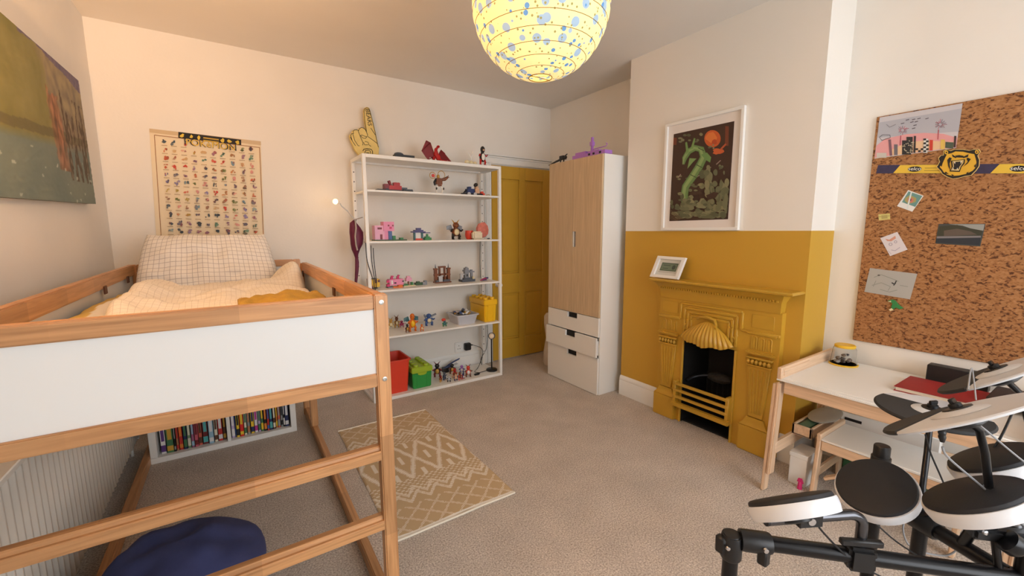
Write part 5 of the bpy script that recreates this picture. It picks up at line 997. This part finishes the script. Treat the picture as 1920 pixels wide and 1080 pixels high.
fgc = kk(235, 968); fg = thing('green_dinosaur', (XK-.006, fgc.y, fgc.z-.02), 'little green flat dinosaur pinned below the pale grey sheet', 'ornament')
MB().prism([kk(*p_) for p_ in ((178, 935), (215, 925), (240, 935), (262, 965), (298, 990), (270, 1000), (240, 985), (215, 1005), (205, 985), (215, 955))], (-.006, 0, 0)).build('body', T('green'), fg, bevel=.0008)
MB().prism([kk(*p_)+Vector((-.006, 0, 0)) for p_ in ((190, 1000), (210, 990), (225, 1004), (200, 1012))], (-.002, 0, 0)).build('claw', T('cream'), fg); MB().prism([kk(*p_)+Vector((-.006, 0, 0)) for p_ in ((180, 942), (205, 935), (206, 946))], (-.002, 0, 0)).build('jaw', T('cream'), fg)
# ------------------------------------------------------------------ desk
TX0, TX1, TY0, TY1, TZ = 2.235, 2.862, .13, .960, .602
dk = thing('childs_desk', ((TX0+TX1)/2, (TY0+TY1)/2, 0), 'white topped pine desk with splayed legs under the cork board', 'desk')
MB().box(TX0, TX1, TY0, TY1, TZ-.012, TZ).build('desk_top', WHITE, dk, bevel=.002)
MB().box(TX0-.006, TX0, TY0, TY1, TZ-.010, TZ-.003).build('edge_strip', WHITE, dk); MB().box(TX0+.03, TX0+.034, TY0, TY1-.03, TZ, TZ+.0012).build('pencil_ridge', WHITE, dk)
MB().box(TX0+.008, TX0+.03, TY0+.02, TY1-.03, TZ-.075, TZ-.013).build('front_apron', PALY, dk, bevel=.003)
MB().box(TX1-.03, TX1-.008, TY0+.02, TY1-.03, TZ-.075, TZ-.013).build('rear_apron', PALY, dk, bevel=.003)
for y in (TY1-.02, TY0):
    MB().box(TX0-.004, TX1, y, y+.022, TZ-.010, TZ+.056).build('side_rail', PALX, dk, bevel=.004)
    MB().box(TX0+.02, TX0+.30, y-.004 if y > .5 else y+.02, y+.002 if y > .5 else y+.026, TZ+.012, TZ+.044).build('rail_slot_strip', PALX, dk, bevel=.002)
    for xt, xb, sl_k in ((TX0+.025, 2.213, 1), (TX1-.04, TX1-.02, -1)):
        yo = y+.012
        a, b = Vector((xt, yo, TZ-.01)), Vector((xb, yo, 0)); d_ = b-a
        MB().bar(a+d_*.02, a+d_*.84, .055, .018, up=(0, 1, 0)).build('leg', PALZ, dk, bevel=.006, seg=2)
        lo = MB().bar(a+d_*.04+Vector((0, .0185, 0)), b+Vector((0, .0185, 0)), .046, .018, up=(0, 1, 0))
        for v_ in lo.v: v_.z = max(v_.z, .0005)
        lo.build('leg_extension', PALZ, dk, bevel=.004)
    MB().box(TX0+.0, TX1-.03, y+.0, y+.022, .20, .262).build('side_stretcher', PALX, dk, bevel=.004)
MB().box(TX1-.04, TX1-.02, TY0+.02, TY1-.02, .215, .26).build('rear_stretcher', PALY, dk, bevel=.003)
# things on the desk
jc = on(1582, 684, 'Z', TZ); jx, jy = 2.765, .862
ja = thing('jar', (jx, jy, TZ+.0005), 'clear upturned plastic jar with yellow rims holding small stones', 'jar')
jg, jn, jl, jp = nodes('clear_plastic'); jp.inputs['Base Color'].default_value = (.93, .94, .94, 1); jp.inputs['Roughness'].default_value = .08; jp.inputs['Transmission Weight'].default_value = 1; jp.inputs['IOR'].default_value = 1.12
JY = M('yellow_rim', (228, 184, 50), .4)
MB().lathe([(.062, .006), (.060, .02), (.052, .090), (.048, .098), (.046, .098), (.050, .089), (.058, .02), (.060, .006)], 28, (jx, jy, TZ+.0005)).build('jar_wall', jg, ja)
MB().lathe([(.066, 0), (.067, .006), (.062, .008), (.062, .003), (.001, .003)], 28, (jx, jy, TZ+.0005)).build('lower_rim', JY, ja); MB().lathe([(.044, .097), (.047, .097), (.048, .108), (.044, .112), (.001, .111)], 28, (jx, jy, TZ+.0005)).build('lid', JY, ja)
r = random.Random(4)
for i in range(22):
    an = r.uniform(0, 6.28); rr = r.uniform(0, .036); zz = TZ+.016+(i//8)*.018
    MB().ell((jx+rr*math.cos(an), jy+rr*math.sin(an), zz), (r.uniform(.008, .013), r.uniform(.008, .012), r.uniform(.006, .01)), 7, 5).build('pebble', M('pebble_%d' % (i % 3), ((120, 100, 84), (172, 164, 156), (78, 74, 78))[i % 3], .6), label='%s pebble inside the clear jar on the desk' % ('brown', 'pale grey', 'charcoal')[i % 3], cat='stone', group='pebbles in the jar')
MB().box(2.785, 2.845, .33, .535, TZ+.0005, TZ+.085).build('black_box', BLK, bevel=.003, label='small matt black box standing at the back of the desk', cat='box')
rbk = thing('red_book', (2.62, .40, TZ), 'large red hardback book lying flat on the desk', 'book')
MB().box(2.50, 2.74, .26, .58, TZ+.0005, TZ+.0035).box(2.50, 2.74, .26, .58, TZ+.019, TZ+.022).box(2.735, 2.74, .26, .58, TZ+.0035, TZ+.019).build('cover', M('red_cloth', (150, 36, 38), .6, .12, 12), rbk); MB().box(2.505, 2.734, .265, .575, TZ+.0036, TZ+.0189).build('page_block', PAGE, rbk)
MB().box(2.56, 2.78, .17, .305, TZ+.0225, TZ+.05).build('dark_case', M('dark_case', (40, 28, 30), .6, .3, 20), bevel=.004, label='dark patterned flat case resting on the red book', cat='case')
# bench in front of / under the desk
SX0, SX1, SY0, SY1, SZ = 2.39, 2.69, .30, .822, .30
bn = thing('childs_bench', ((SX0+SX1)/2, (SY0+SY1)/2, 0), 'small pine bench with a white seat tucked under the desk', 'bench')
MB().box(SX0, SX1, SY0+.02, SY1-.02, SZ-.012, SZ).build('seat', WHITE, bn, bevel=.002)
MB().box(SX0+.004, SX0+.024, SY0+.02, SY1-.02, SZ-.062, SZ-.013).build('apron', PALY, bn, bevel=.003); MB().box(SX1-.024, SX1-.004, SY0+.02, SY1-.02, SZ-.062, SZ-.013).build('apron', PALY, bn, bevel=.003)
for y in (SY0, SY1-.02):
    MB().box(SX0-.004, SX1+.004, y, y+.02, SZ-.015, SZ+.022).build('side_rail', PALX, bn, bevel=.004)
    for xt, xb in ((SX0+.022, SX0-.012), (SX1-.022, SX1+.012)):
        lm = MB().bar((xt, y+.010, SZ-.012), (xb, y+.010, 0), .046, .019, up=(0, 1, 0))
        for v_ in lm.v: v_.z = max(v_.z, .0005)
        lm.build('leg', PALZ, bn, bevel=.004)
    MB().box(SX0, SX1, y+.002, y+.018, .09, .135).build('stretcher', PALX, bn, bevel=.003)
MB().bar((SX0+.01, SY1-.05, .10), (SX0+.01, SY1-.25, .24), .016, .04, up=(1, 0, 0)).build('brace', PALY, bn, bevel=.003)
# storage under the desk
ct_ = thing('wooden_crate', (2.72, .89, .262), 'shallow pine tray resting on the desk stretcher', 'crate')
c_x0, c_x1, c_y0, c_y1, cz0 = 2.42, 2.80, .855, .948, .2625
wb = thing('white_carton', (2.48, .90, 0), 'plain white carton standing on the carpet under the desk', 'box')
MB().box(2.395, 2.53, .855, .935, .0005, .17).build('carton', WMAT, wb, bevel=.002); MB().box(2.392, 2.533, .852, .938, .15, .175).build('carton_lid', WMAT, wb, bevel=.002)
for (a, b, c, d) in ((c_x0, c_x1, c_y0, c_y0+.012), (c_x0, c_x1, c_y1-.012, c_y1), (c_x0, c_x0+.012, c_y0, c_y1), (c_x1-.012, c_x1, c_y0, c_y1)): MB().box(a, b, c, d, cz0, cz0+.055).build('crate_side', PALX, ct_, bevel=.002)
MB().box(c_x0, c_x1, c_y0, c_y1, cz0, cz0+.006).build('crate_floor', PALX, ct_)
MB().box(2.435, 2.785, .870, .933, cz0+.0065, cz0+.052).build('green_case', M('sage_plastic', (92, 124, 100), .5), bevel=.008, seg=2, label='sage green plastic case inside the pine tray', cat='case')
ov = MB().lathe([(.03, 0), (.098, .003), (.104, .010), (.098, .012), (.03, .006), (.001, .006)], 30, (0, 0, 0))
for v_ in ov.v: v_.x = v_.x*1.45+2.66; v_.y = v_.y*.62+.885; v_.z += cz0+.0555
ov.build('oval_lid', M('grey_lid', (170, 164, 152), .45), label='oval grey plastic lid lying on the pine tray', cat='lid')
dr_ = thing('storage_unit', (2.84, .66, .32), 'white drawer front with a slim black handle slot behind the bench', 'storage unit')
MB().box(2.778, 2.818, .45, .852, 0.0005, .335).build('drawer_box', WMAT, dr_, bevel=.004); MB().box(2.776, 2.779, .757, .833, .290, .305).build('handle_slot', BLK, dr_)
MB().box(2.700, 2.765, .36, .80, .0005, .20).build('green_toy_box', M('bottle_green', (44, 96, 62), .45), bevel=.006, label='dark green toy box behind the bench legs', cat='box')
MB().bar((2.735, .80, .2155), (2.735, .38, .2155), .03, .030).build('red_stick', M('red_brown_wood', (132, 66, 44), .5), bevel=.004, label='red-brown wooden stick lying behind the bench', cat='stick')
for v_ in []: pass
for i, (px_, py_, z_, nm, ck, lab) in enumerate(((1440, 780, .19, 'orange_toy_fin', 'salmon', 'bright orange toy fin stuck beside the fireplace'), (1434, 846, .0, 'orange_peg', 'orange', 'bright orange peg on the carpet by the fireplace foot'), (1506, 850, .12, 'orange_scoop', 'orange', 'orange toy scoop poking out beside the bench leg'), (1501, 893, .02, 'pink_toy', 'hpink', 'small pink toy on the carpet beside the bench'))):
    pos = {0: (2.53, 1.075, 0), 1: (2.50, 1.070, 0), 2: (2.55, .865, 0), 3: (2.37, .868, 0)}[i]
    hh = {0: .20, 1: .05, 2: .16, 3: .055}[i]
    toy(nm, lab, 'toy', *pos, [('stem', 'white' if i == 0 else ck, lambda m: m.tube([(0, 0, .0), (0, 0, hh*.55), (.004, 0, hh*.7)], [.012, .010, .008], 8)), ('blade', ck, lambda m: m.prism([(-.004, -.014, hh*.62), (-.004, .014, hh*.68), (-.004, .010, hh), (-.004, -.006, hh*1.05)], (.010, 0, 0)))])
# ------------------------------------------------------------------ rug
RX0, RX1, RY0, RY1 = .49, 1.116, 1.665, 2.878
CRM, TAN = (234, 224, 208), (198, 172, 134)
def rugc(u, v):
    w2 = min(v, 1-v); X = u*12.0; s = abs((X % 2)-1)
    if w2 < .012: return (240, 234, 222)
    if w2 < .16:
        q = w2*52; a = (X*1.0+q*.45) % 2; b = (X*1.0-q*.45) % 2; on_ = (min(a, 2-a) < .16 or min(b, 2-b) < .16) and (int(w2*260)+int(X*7)) % 2 == 0
        return CRM if on_ else TAN
    zz = .20+.028*s*2
    for k, t_ in ((0, .011), (.042, .010)):
        if abs(w2-zz-k+.02) < t_ and not ((int(u*150)+int(v*260)) % 5 == 0): return CRM
    if w2 < .24: return TAN
    if w2 < .34:
        return CRM if ((X*2.4+int(w2*75)*.8) % 1.6 < .85 and (w2*75) % 1 < .5) else TAN
    t_ = (w2-.34)/.16; cx = abs((u*4.0 % 1)-.5)*2
    d = abs(cx-t_*.95); spike = .10+.10*((v*95) % 1 < .5)
    if d < spike: return CRM
    if abs(cx) < .14 and abs(t_-.95) < .2: return CRM
    if cx > .86 and t_ < .35: return CRM
    return TAN
def rugf(u, v):
    e = min(u, 1-u, v, 1-v); x = RX0+(RX1-RX0)*u+.010*(v-.5)*(u < .5)+.004*nz(u*3, v*3, 1, 1.5); y = RY0+(RY1-RY0)*v+.006*nz(u*2, v*4, 7, 1.3)
    return (x, y, .0085+.002*nz(u*8, v*14, 3, 1)-.006*max(0, 1-e/.012))
rg = thing('rug', ((RX0+RX1)/2, (RY0+RY1)/2, 0), 'tan and cream woven rug with zigzag bands on the grey carpet', 'rug')
MB().grid(150, 270, rugf, rugc).build('woven_top', mcol(), rg, recalc=False)
MB().box(RX0+.006, RX1-.004, RY0+.006, RY1-.006, .0005, .005).build('backing', M('rug_backing', (206, 190, 160), .95), rg)
for y in (RY0-.004, RY1-.006): MB().tube([(RX0+.004+(RX1-RX0-.008)*i/12, y+.006*nz(i*.3, 0, 7, 1), .006) for i in range(13)], .0058, 6).build('bound_end', M('rug_binding', (236, 228, 212), .95), rg)
# ------------------------------------------------------------------ paper lantern
LR, LC = .262, at(1014, 12, 1.60)
pl_ = thing('paper_lantern', (LC.x, LC.y, LC.z-LR), 'round paper lantern with blue speckles glowing yellow under the ceiling', 'ceiling lamp')
def lanm():
    m, n, l, p = nodes('speckled_paper'); tc = n.new('ShaderNodeTexCoord'); out = None
    prev = None
    def vor(scale, thr, rnd_thr):
        v = n.new('ShaderNodeTexVoronoi'); v.inputs['Scale'].default_value = scale; l.new(tc.outputs['Object'], v.inputs['Vector'])
        a = n.new('ShaderNodeMath'); a.operation = 'LESS_THAN'; a.inputs[1].default_value = thr; l.new(v.outputs['Distance'], a.inputs[0])
        s = n.new('ShaderNodeSeparateColor'); l.new(v.outputs['Color'], s.inputs[0]); b = n.new('ShaderNodeMath'); b.operation = 'LESS_THAN'; b.inputs[1].default_value = rnd_thr; l.new(s.outputs[0], b.inputs[0])
        c = n.new('ShaderNodeMath'); c.operation = 'MULTIPLY'; l.new(a.outputs[0], c.inputs[0]); l.new(b.outputs[0], c.inputs[1]); return c
    col = None; base = n.new('ShaderNodeRGB'); base.outputs[0].default_value = (*lin((255, 226, 156)), 1); col = base.outputs[0]
    for sc3, th, rt, cc in ((22, .36, .62, (150, 172, 190)), (34, .30, .35, (92, 138, 184)), (60, .24, .6, (150, 140, 84))):
        f = vor(sc3, th, rt); mx = n.new('ShaderNodeMix'); mx.data_type = 'RGBA'; l.new(f.outputs[0], mx.inputs[0]); l.new(col, mx.inputs[6]); mx.inputs[7].default_value = (*lin(cc), 1); col = mx.outputs[2]
    l.new(col, p.inputs['Base Color']); l.new(col, p.inputs['Emission Color']); p.inputs['Emission Strength'].default_value = .56; p.inputs['Roughness'].default_value = .8
    return m
NR = 15; prof = []
for i in range(NR*4+1):
    t_ = .17+(math.pi-.34)*i/(NR*4); sc_ = 1-.008*(1-abs(math.sin(i*math.pi/4))); prof.append((LR*math.sin(t_)*sc_, -LR*math.cos(t_)*sc_))
MB().lathe(prof, 48, LC, cap=False).build('paper_globe', lanm(), pl_, ang=20)
RIB = M('lantern_wire', (150, 118, 60), .6)
for i in range(1, NR):
    t_ = .17+(math.pi-.34)*i/NR; rr, zz = LR*math.sin(t_)*.9925+.0002, -LR*math.cos(t_)*.9925
    MB().tube([(LC.x+rr*math.cos(k*math.pi/24), LC.y+rr*math.sin(k*math.pi/24), LC.z+zz) for k in range(48)], .0011, 5, closed=True).build('rib', RIB, pl_)
for s in (-1, 1): MB().tube([(LC.x+LR*.172*math.cos(k*math.pi/16), LC.y+LR*.172*math.sin(k*math.pi/16), LC.z+s*LR*.985) for k in range(32)], .0018, 5, closed=True).build('end_ring', RIB, pl_)
MB().tube([(LC.x-LR*.172, LC.y, LC.z-LR*.985), (LC.x+LR*.172, LC.y, LC.z-LR*.985)], .0014, 5).build('spreader_wire', RIB, pl_)
MB().tube([(LC.x, LC.y, HC-.03), (LC.x, LC.y, LC.z+.06)], .003, 6).build('flex', WMAT, pl_)
MB().lathe([(.05, 0), (.046, -.02), (.012, -.032)], 20, (LC.x, LC.y, HC-.0005)).build('ceiling_rose', WMAT, pl_)
bm_, bn_, bl_, bpn = nodes('lantern_bulb'); bpn.inputs['Emission Color'].default_value = (1, .85, .6, 1); bpn.inputs['Emission Strength'].default_value = 3
MB().lathe([(.012, .06), (.016, .02), (.03, -.02), (.024, -.045), (.001, -.056)], 16, LC).build('bulb', bm_, pl_)
# ------------------------------------------------------------------ drum kit
kt = thing('electronic_drum_kit', (1.2, .25, 0), 'black and white electronic drum kit on a black tube rack', 'drum kit')
RUB = M('drum_rubber', (30, 31, 36), .62, .05, 60, .1, 300); RIM = M('drum_rim', (226, 228, 232), .32); CYR = M('cymbal_rubber', (44, 43, 43), .75, .05, 60, .1, 400); CYW = M('cymbal_plastic', (214, 216, 220), .35)
def nrm(x, y, vis, roll):
    d = (CF*FL+CR*(x-960)-CU*(y-540)).normalized(); r_ = d.cross(Vector((0, 0, 1))).normalized(); u_ = r_.cross(d)
    v_, ro = math.radians(vis), math.radians(roll)
    return (-d)*math.sin(v_)+(u_*math.cos(ro)-r_*math.sin(ro))*math.cos(v_)
def pad(x, y, dep, R_, n_, th=.033):
    c = at(x, y, dep); n_ = Vector(n_).normalized(); c = c-n_*.008
    p_ = MB().lathe([(R_*.86, -th), (R_*.97, -th*.96), (R_*1.0, -th*.5), (R_, -.004), (R_*.985, 0), (R_*.95, 0), (R_*.94, -.008), (R_*.01, -.008)], 44, c, n_).build('pad', RIM, kt, label='white-rimmed round drum pad')
    MB().lathe([(R_*.945, -.007), (R_*.95, .003), (R_*.93, .0085), (R_*.89, .0105), (.001, .012)], 44, c, n_).build('pad_head', RUB, p_, label='black rubber playing surface')
    MB().lathe([(R_*.25, -th-.012), (R_*.30, -th-.010), (R_*.30, -th+.004)], 20, c, n_).build('pad_mount', BLK, p_)
    return c, n_
cL, nL = pad(1478.4, 932, .99, .0952, (.20, .56, .80)); cC, nC = pad(1639.6, 910, 1.177, .095, (-.533, .131, .836)); cR, nR_ = pad(1824, 922.6, .99, .1048, (-.072, .546, .834)); cR2, nR2 = pad(1858, 854.4, 1.187, .105, (-.079, .548, .833))
def cymbal(x, y, dep, R_, n_, b1, b2, tip):
    c = at(x, y, dep); n_ = Vector(n_).normalized(); c = c-n_*.008; e, f_, _ = basis(n_)
    def ang(px, py):
        d = CF*FL+CR*(px-960)-CU*(py-540); q = CP+d*((c-CP).dot(n_)/d.dot(n_))-c; return math.atan2(q.dot(f_), q.dot(e))
    a1, a2, at_ = ang(*b1), ang(*b2), ang(*tip); tp = 2*math.pi
    if (at_-a1) % tp > (a2-a1) % tp: a1, a2 = a2, a1
    sp_ = (a2-a1) % tp
    P = lambda t_: c+(e*math.cos(t_)+f_*math.sin(t_))*R_
    cy_ = MB().prism([P(a2+(tp-sp_)*i/34) for i in range(35)], n_*.008).build('cymbal', CYW, kt, bevel=.003, label='white plastic section of cymbal pad')
    MB().prism([P(a1+sp_*i/34) for i in range(35)], n_*.010).build('cymbal_rubber', CYR, cy_, bevel=.004, label='dark grey rubber striking section')
    MB().lathe([(R_*.36, .0085), (R_*.34, .0115), (R_*.18, .017), (R_*.12, .018), (.001, .018)], 30, c, n_).build('cymbal_bell', CYW, cy_)
    MB().lathe([(R_*.20, .012), (R_*.18, .0195), (.012, .020), (.012, .028), (.008, .030), (.001, .030)], 20, c, n_).build('felt_washer', BLK, cy_)
    MB().box(-.012, .012, -.004, .004, 0, .012, mat=Matrix.Translation(c+n_*.028) @ n_.to_track_quat('Z', 'Y').to_matrix().to_4x4()).build('wing_nut', BLKM, cy_, bevel=.002)
    MB().lathe([(.02, -.026), (.034, -.020), (.040, .0)], 16, c, n_).build('sensor_box', BLK, cy_)
    MB().lathe([(R_*.30, -.010), (R_*.44, -.004), (R_*.46, -.0005)], 24, c, n_).build('lower_plate', CYW, cy_)
    return c, n_
def zk(x, y): return (x/4.91+1640, y/4.91+640)
cA, nA = cymbal(1800, 773, .956, .150, (.043, .567, .823), zk(720, 590), zk(410, 808), zk(55, 825)); cB, nB = cymbal(1872, 697, 1.155, .140, (-.022, .606, .795), zk(1150, 215), zk(1030, 372), zk(618, 420)); cD, nD = cymbal(1747, 771, 1.20, .1264, (-.019, -.038, .999), zk(35, 488), zk(700, 700), zk(60, 610))
TB = .019; RZ = .538
TAx = at(1372, 1010, 1.10); TAx.z = RZ; TBx = at(1920, 1085, .97); TBx.z = RZ
def tubep(p0, p1, r_=TB, nm='rack_tube', n=18): return MB().cyl(p0, p1, r_, n=n).build(nm, BLKM, kt)
def foot(p): MB().lathe([(.03, 0), (.032, .012), (.021, .03)], 20, (p.x, p.y, 0.0005)).build('rubber_foot', BLK, kt)
ztp = at(1372, 1001, 1.10).z
tubep((TAx.x, TAx.y, .01), (TAx.x, TAx.y, ztp-.003), nm='rack_post'); foot(TAx)
MB().lathe([(.023, -.055), (.026, -.05), (.026, ztp-RZ-.008), (.024, ztp-RZ)], 24, (TAx.x, TAx.y, RZ)).build('corner_clamp', BLK, kt)
MB().lathe([(.0215, 0), (.020, .004), (.001, .005)], 22, (TAx.x, TAx.y, ztp-.002)).build('tube_cap', BLK, kt)
dirb = (TBx-TAx).normalized(); tubep(TAx+dirb*.02, TBx+dirb*.05)
MB().lathe([(.026, .02), (.027, .03), (.027, .085), (.024, .092)], 22, TAx, dirb).build('corner_clamp', BLK, kt)
cn = Vector((-CF.x, -CF.y, 0)).normalized()
MB().box(-.012, .012, -.012, .012, -.050, .0, mat=Matrix.Translation(TAx+dirb*.07+cn*.014)).build('clamp_lug', BLK, kt, bevel=.004); MB().lathe([(.007, 0), (.006, .005), (.001, .006)], 12, TAx+dirb*.065+cn*.028, cn).build('clamp_bolt', CHR, kt)
MB().box(-.010, .010, -.014, .014, -.024, .024, mat=Matrix.Translation(TAx-dirb*.026+cn*.004+Vector((0, 0, -.018)))).build('clamp_lug', BLK, kt, bevel=.005); MB().lathe([(.006, 0), (.005, .004), (.001, .005)], 12, TAx-dirb*.02+cn*.024+Vector((0, 0, -.012)), cn).build('clamp_bolt', CHR, kt)
# left pad arm
ac = on(1612, 1045, 'Z', RZ); ca_ = TAx+dirb*((ac-TAx).dot(dirb)); dep_c = (ca_-CP).dot(CF)
za = at(1600, 950, dep_c).z; endp = on(1436, 976, 'Z', za-.012); dl = endp-Vector((ca_.x, ca_.y, za-.006)); du = dl.normalized()
P = [Vector((ca_.x, ca_.y, RZ-.02)), Vector((ca_.x, ca_.y, za-.045))]
for k in range(1, 7):
    t_ = k/6*math.pi/2; P.append(Vector((ca_.x, ca_.y, za-.040+.034*math.sin(t_)))+du*(.040*(1-math.cos(t_))))
P.append(endp)
MB().tube(P, .0122, 14).build('pad_arm', M('arm_steel', (92, 92, 96), .25, metal=.9), kt)
MB().cyl(endp-du*.004, endp+du*.002, .0125, n=14).build('arm_plug', BLK, kt)
MB().box(-.030, .030, -.024, .024, -.032, .032, mat=Matrix.Translation(Vector((ca_.x, ca_.y, RZ))) @ dirb.to_track_quat('X', 'Z').to_matrix().to_4x4()).build('rack_clamp', BLK, kt, bevel=.008, seg=2)
MB().box(-.055, .04, -.008, .008, -.008, .008, mat=Matrix.Translation(Vector((ca_.x, ca_.y, RZ+.045))+cn*.012) @ Matrix.Rotation(-.7, 4, 'Z')).build('clamp_lever', BLK, kt, bevel=.003)
mcp = endp-dl*.42; MB().box(-.030, .030, -.015, .015, -.018, .030, mat=Matrix.Translation(mcp) @ dl.normalized().to_track_quat('X', 'Z').to_matrix().to_4x4()).build('pad_clamp', BLK, kt, bevel=.003); MB().cyl(mcp+cn*.013, mcp+cn*.018, .009).build('clamp_bolt', CHR, kt)
tubep(mcp+Vector((0, 0, .02)), cL-nL*.03, .012, 'pad_stem')
# rear post with cap, behind the centre pad
pb = at(1653, 850, 1.40); zt_ = at(1655, 834, 1.40).z
tubep((pb.x, pb.y, .01), (pb.x, pb.y, zt_-.02), nm='rack_post'); foot(pb); MB().lathe([(.0265, -.075), (.0265, -.040), (.0225, -.037), (.0225, -.004), (.020, .0), (.001, .001)], 22, (pb.x, pb.y, zt_)).build('tube_cap', BLK, kt)
# side bar and joint
jn_ = on(1728, 978, 'Z', RZ); j2 = on(1890, 1076, 'Z', RZ)
tubep(jn_, j2); MB().lathe([(.026, -.03), (.027, -.02), (.027, .035), (.024, .04)], 20, jn_, (j2-jn_)).build('corner_clamp', BLK, kt)
tubep((jn_.x, jn_.y, RZ+.03), (jn_.x, jn_.y, .01), .017, 'rack_post'); foot(jn_); MB().lathe([(.006, 0), (.005, .004), (.001, .005)], 12, jn_+cn*.027, cn).build('clamp_bolt', CHR, kt)
tubep(Vector((pb.x, pb.y, RZ)), jn_); tubep(j2, TBx)
tubep((TBx.x, TBx.y, .01), (TBx.x, TBx.y, .60), nm='rack_post'); foot(TBx)
tubep(cR-nR_*.035, Vector((jn_.x, jn_.y, RZ))+(j2-jn_)*.5, .012, 'pad_stem'); tubep(cR2-nR2*.035, Vector((cR2.x, cR2.y, RZ)), .012, 'pad_stem'); tubep(cC-nC*.035, Vector((pb.x, pb.y, RZ+.03)), .012, 'pad_stem')
tubep(Vector((cR2.x, cR2.y, RZ)), jn_, .012, 'pad_stem')
# cymbal stands
pA = [cA-nA*.008, at(1836, 806, .962), at(1847, 850, .968), at(1858, 950, .975), at(1873, 1073, .983)]
MB().tube(pA, .0078, 12).build('cymbal_boom', BLKM, kt)
cpt = at(1880, 1002, .975); MB().box(-.065, .06, -.016, .016, -.014, .014, mat=Matrix.Translation(cpt) @ Matrix.Rotation(-YAW-.2, 4, 'Z')).build('boom_clamp', BLK, kt, bevel=.006, seg=2)
MB().lathe([(.006, 0), (.005, .004), (.001, .005)], 12, at(1846, 998, .955), -CF).build('clamp_bolt', CHR, kt); MB().lathe([(.010, -.012), (.026, -.006), (.026, .014), (.020, .022), (.001, .024)], 24, at(1892, 1016, .955), (CR*.8-CU*.6-CF*.3)).build('wing_knob', BLKM, kt)
MB().lathe([(.010, 0), (.026, .004), (.027, .03), (.02, .036)], 22, at(1895, 990, 1.0), CU).build('ball_joint', CHR, kt)
MB().tube([cB-nB*.008, at(1915, 740, 1.16), at(1930, 800, 1.15), at(1935, 900, 1.10), TBx+Vector((0, 0, .04))], .0078, 12).build('cymbal_boom', BLKM, kt)
MB().tube([cD-nD*.01, at(1738, 850, 1.2), at(1730, 912, 1.18), jn_], .0075, 12).build('cymbal_boom', BLKM, kt)
MB().lathe([(.011, -.006), (.011, .006)], 14, at(1855, 918, .973), (pA[3]-pA[2])).build('cable_tie', CHR, kt)
# cables of the kit
CG = M('cable_grey', (150, 150, 152), .45)
jk = at(1766, 795, 0.944)
MB().lathe([(.006, 0), (.0075, .006), (.0075, .012), (.0055, .016), (.0075, .020), (.006, .026), (.0072, .030), (.004, .042)], 12, jk, (at(1767, 840, 0.949)-jk)).build('jack_plug', BLK, kt)
for pts, m_, r_ in (([at(1767, 838, 0.949), at(1780, 860, 0.955), at(1850, 920, 0.973), at(1920, 985, 0.967), at(1960, 1020, 0.967)], CG, .0024),
                    ([at(1735, 815, 1.107), at(1745, 850, 1.130), at(1768, 903, 1.153), at(1790, 960, 1.165)], cbm, .0022), ([at(1805, 775, 0.979), at(1840, 800, 0.932), at(1900, 850, 0.932), at(1945, 885, 0.932)], CG, .002),
                    ([at(1815, 730, 1.083), at(1822, 690, 1.107), at(1830, 750, 1.083)], CG, .0018), ([at(1530, 980, 1.048), at(1545, 1000, 1.037), at(1590, 1045, 1.031), at(1640, 1075, 1.025), at(1680, 1095, 1.025)], cbm, .0024),
                    ([at(1630, 970, 1.142), at(1680, 1015, 1.118), at(1750, 1060, 1.083)], cbm, .002), ([at(1740, 975, 1.247), at(1700, 975, 1.235), at(1694, 1000, 1.223), at(1712, 1028, 1.212), at(1770, 1042, 1.188), at(1800, 1025, 1.165), at(1812, 1003, 1.165)], CG, .0024),
                    ([at(1900, 770, 1.223), at(1870, 830, 1.223), at(1830, 870, 1.212), at(1800, 900, 1.200)], cbm, .003)):
    cable('cable', pts, r_, None, m_, 6, kt)
# ------------------------------------------------------------------ unseen lamp on the bed rail, added to wash the corner in warm light
lh = Vector((-.445, 1.235, 1.47)); aim = Vector((-.34, .42, .86)).normalized()
fl = thing('added_lamp', (-.485, BY0+.02, BZ), 'added unseen white lamp clipped to the foot rail of the loft bed', 'lamp')
MB().box(-.51, -.46, BY0-.006, BY0+.046, BZ+.0015, BZ+.02).box(-.505, -.465, BY0-.012, BY0-.0005, BZ-.05, BZ+.02).build('clip', WMAT, fl, bevel=.003)
MB().tube([(-.485, BY0+.02, BZ+.018), (-.49, BY0+.01, 1.26), (-.47, 1.25, 1.36), lh-aim*.06], .005, 8).build('gooseneck', WMAT, fl)
MB().lathe([(.012, -.07), (.022, -.06), (.036, .02), (.034, .02), (.02, -.055), (.008, -.060)], 24, lh, aim).build('cone_shade', WMAT, fl)
MB().ell(lh-aim*.025, (.017, .017, .017), 12, 8).build('bulb', em, fl)
pt = bpy.data.lights.new('added_lamp_light', 'SPOT'); pt.energy = 135; pt.color = (1, .53, .21); pt.shadow_soft_size = .03; pt.spot_size = math.radians(160); pt.spot_blend = 1
po_ = bpy.data.objects.new('added_lamp_light', pt); COL.objects.link(po_); po_.location = lh+aim*.025-WL[fl]; po_.rotation_euler = (-aim).to_track_quat('Z', 'Y').to_euler(); po_.parent = fl
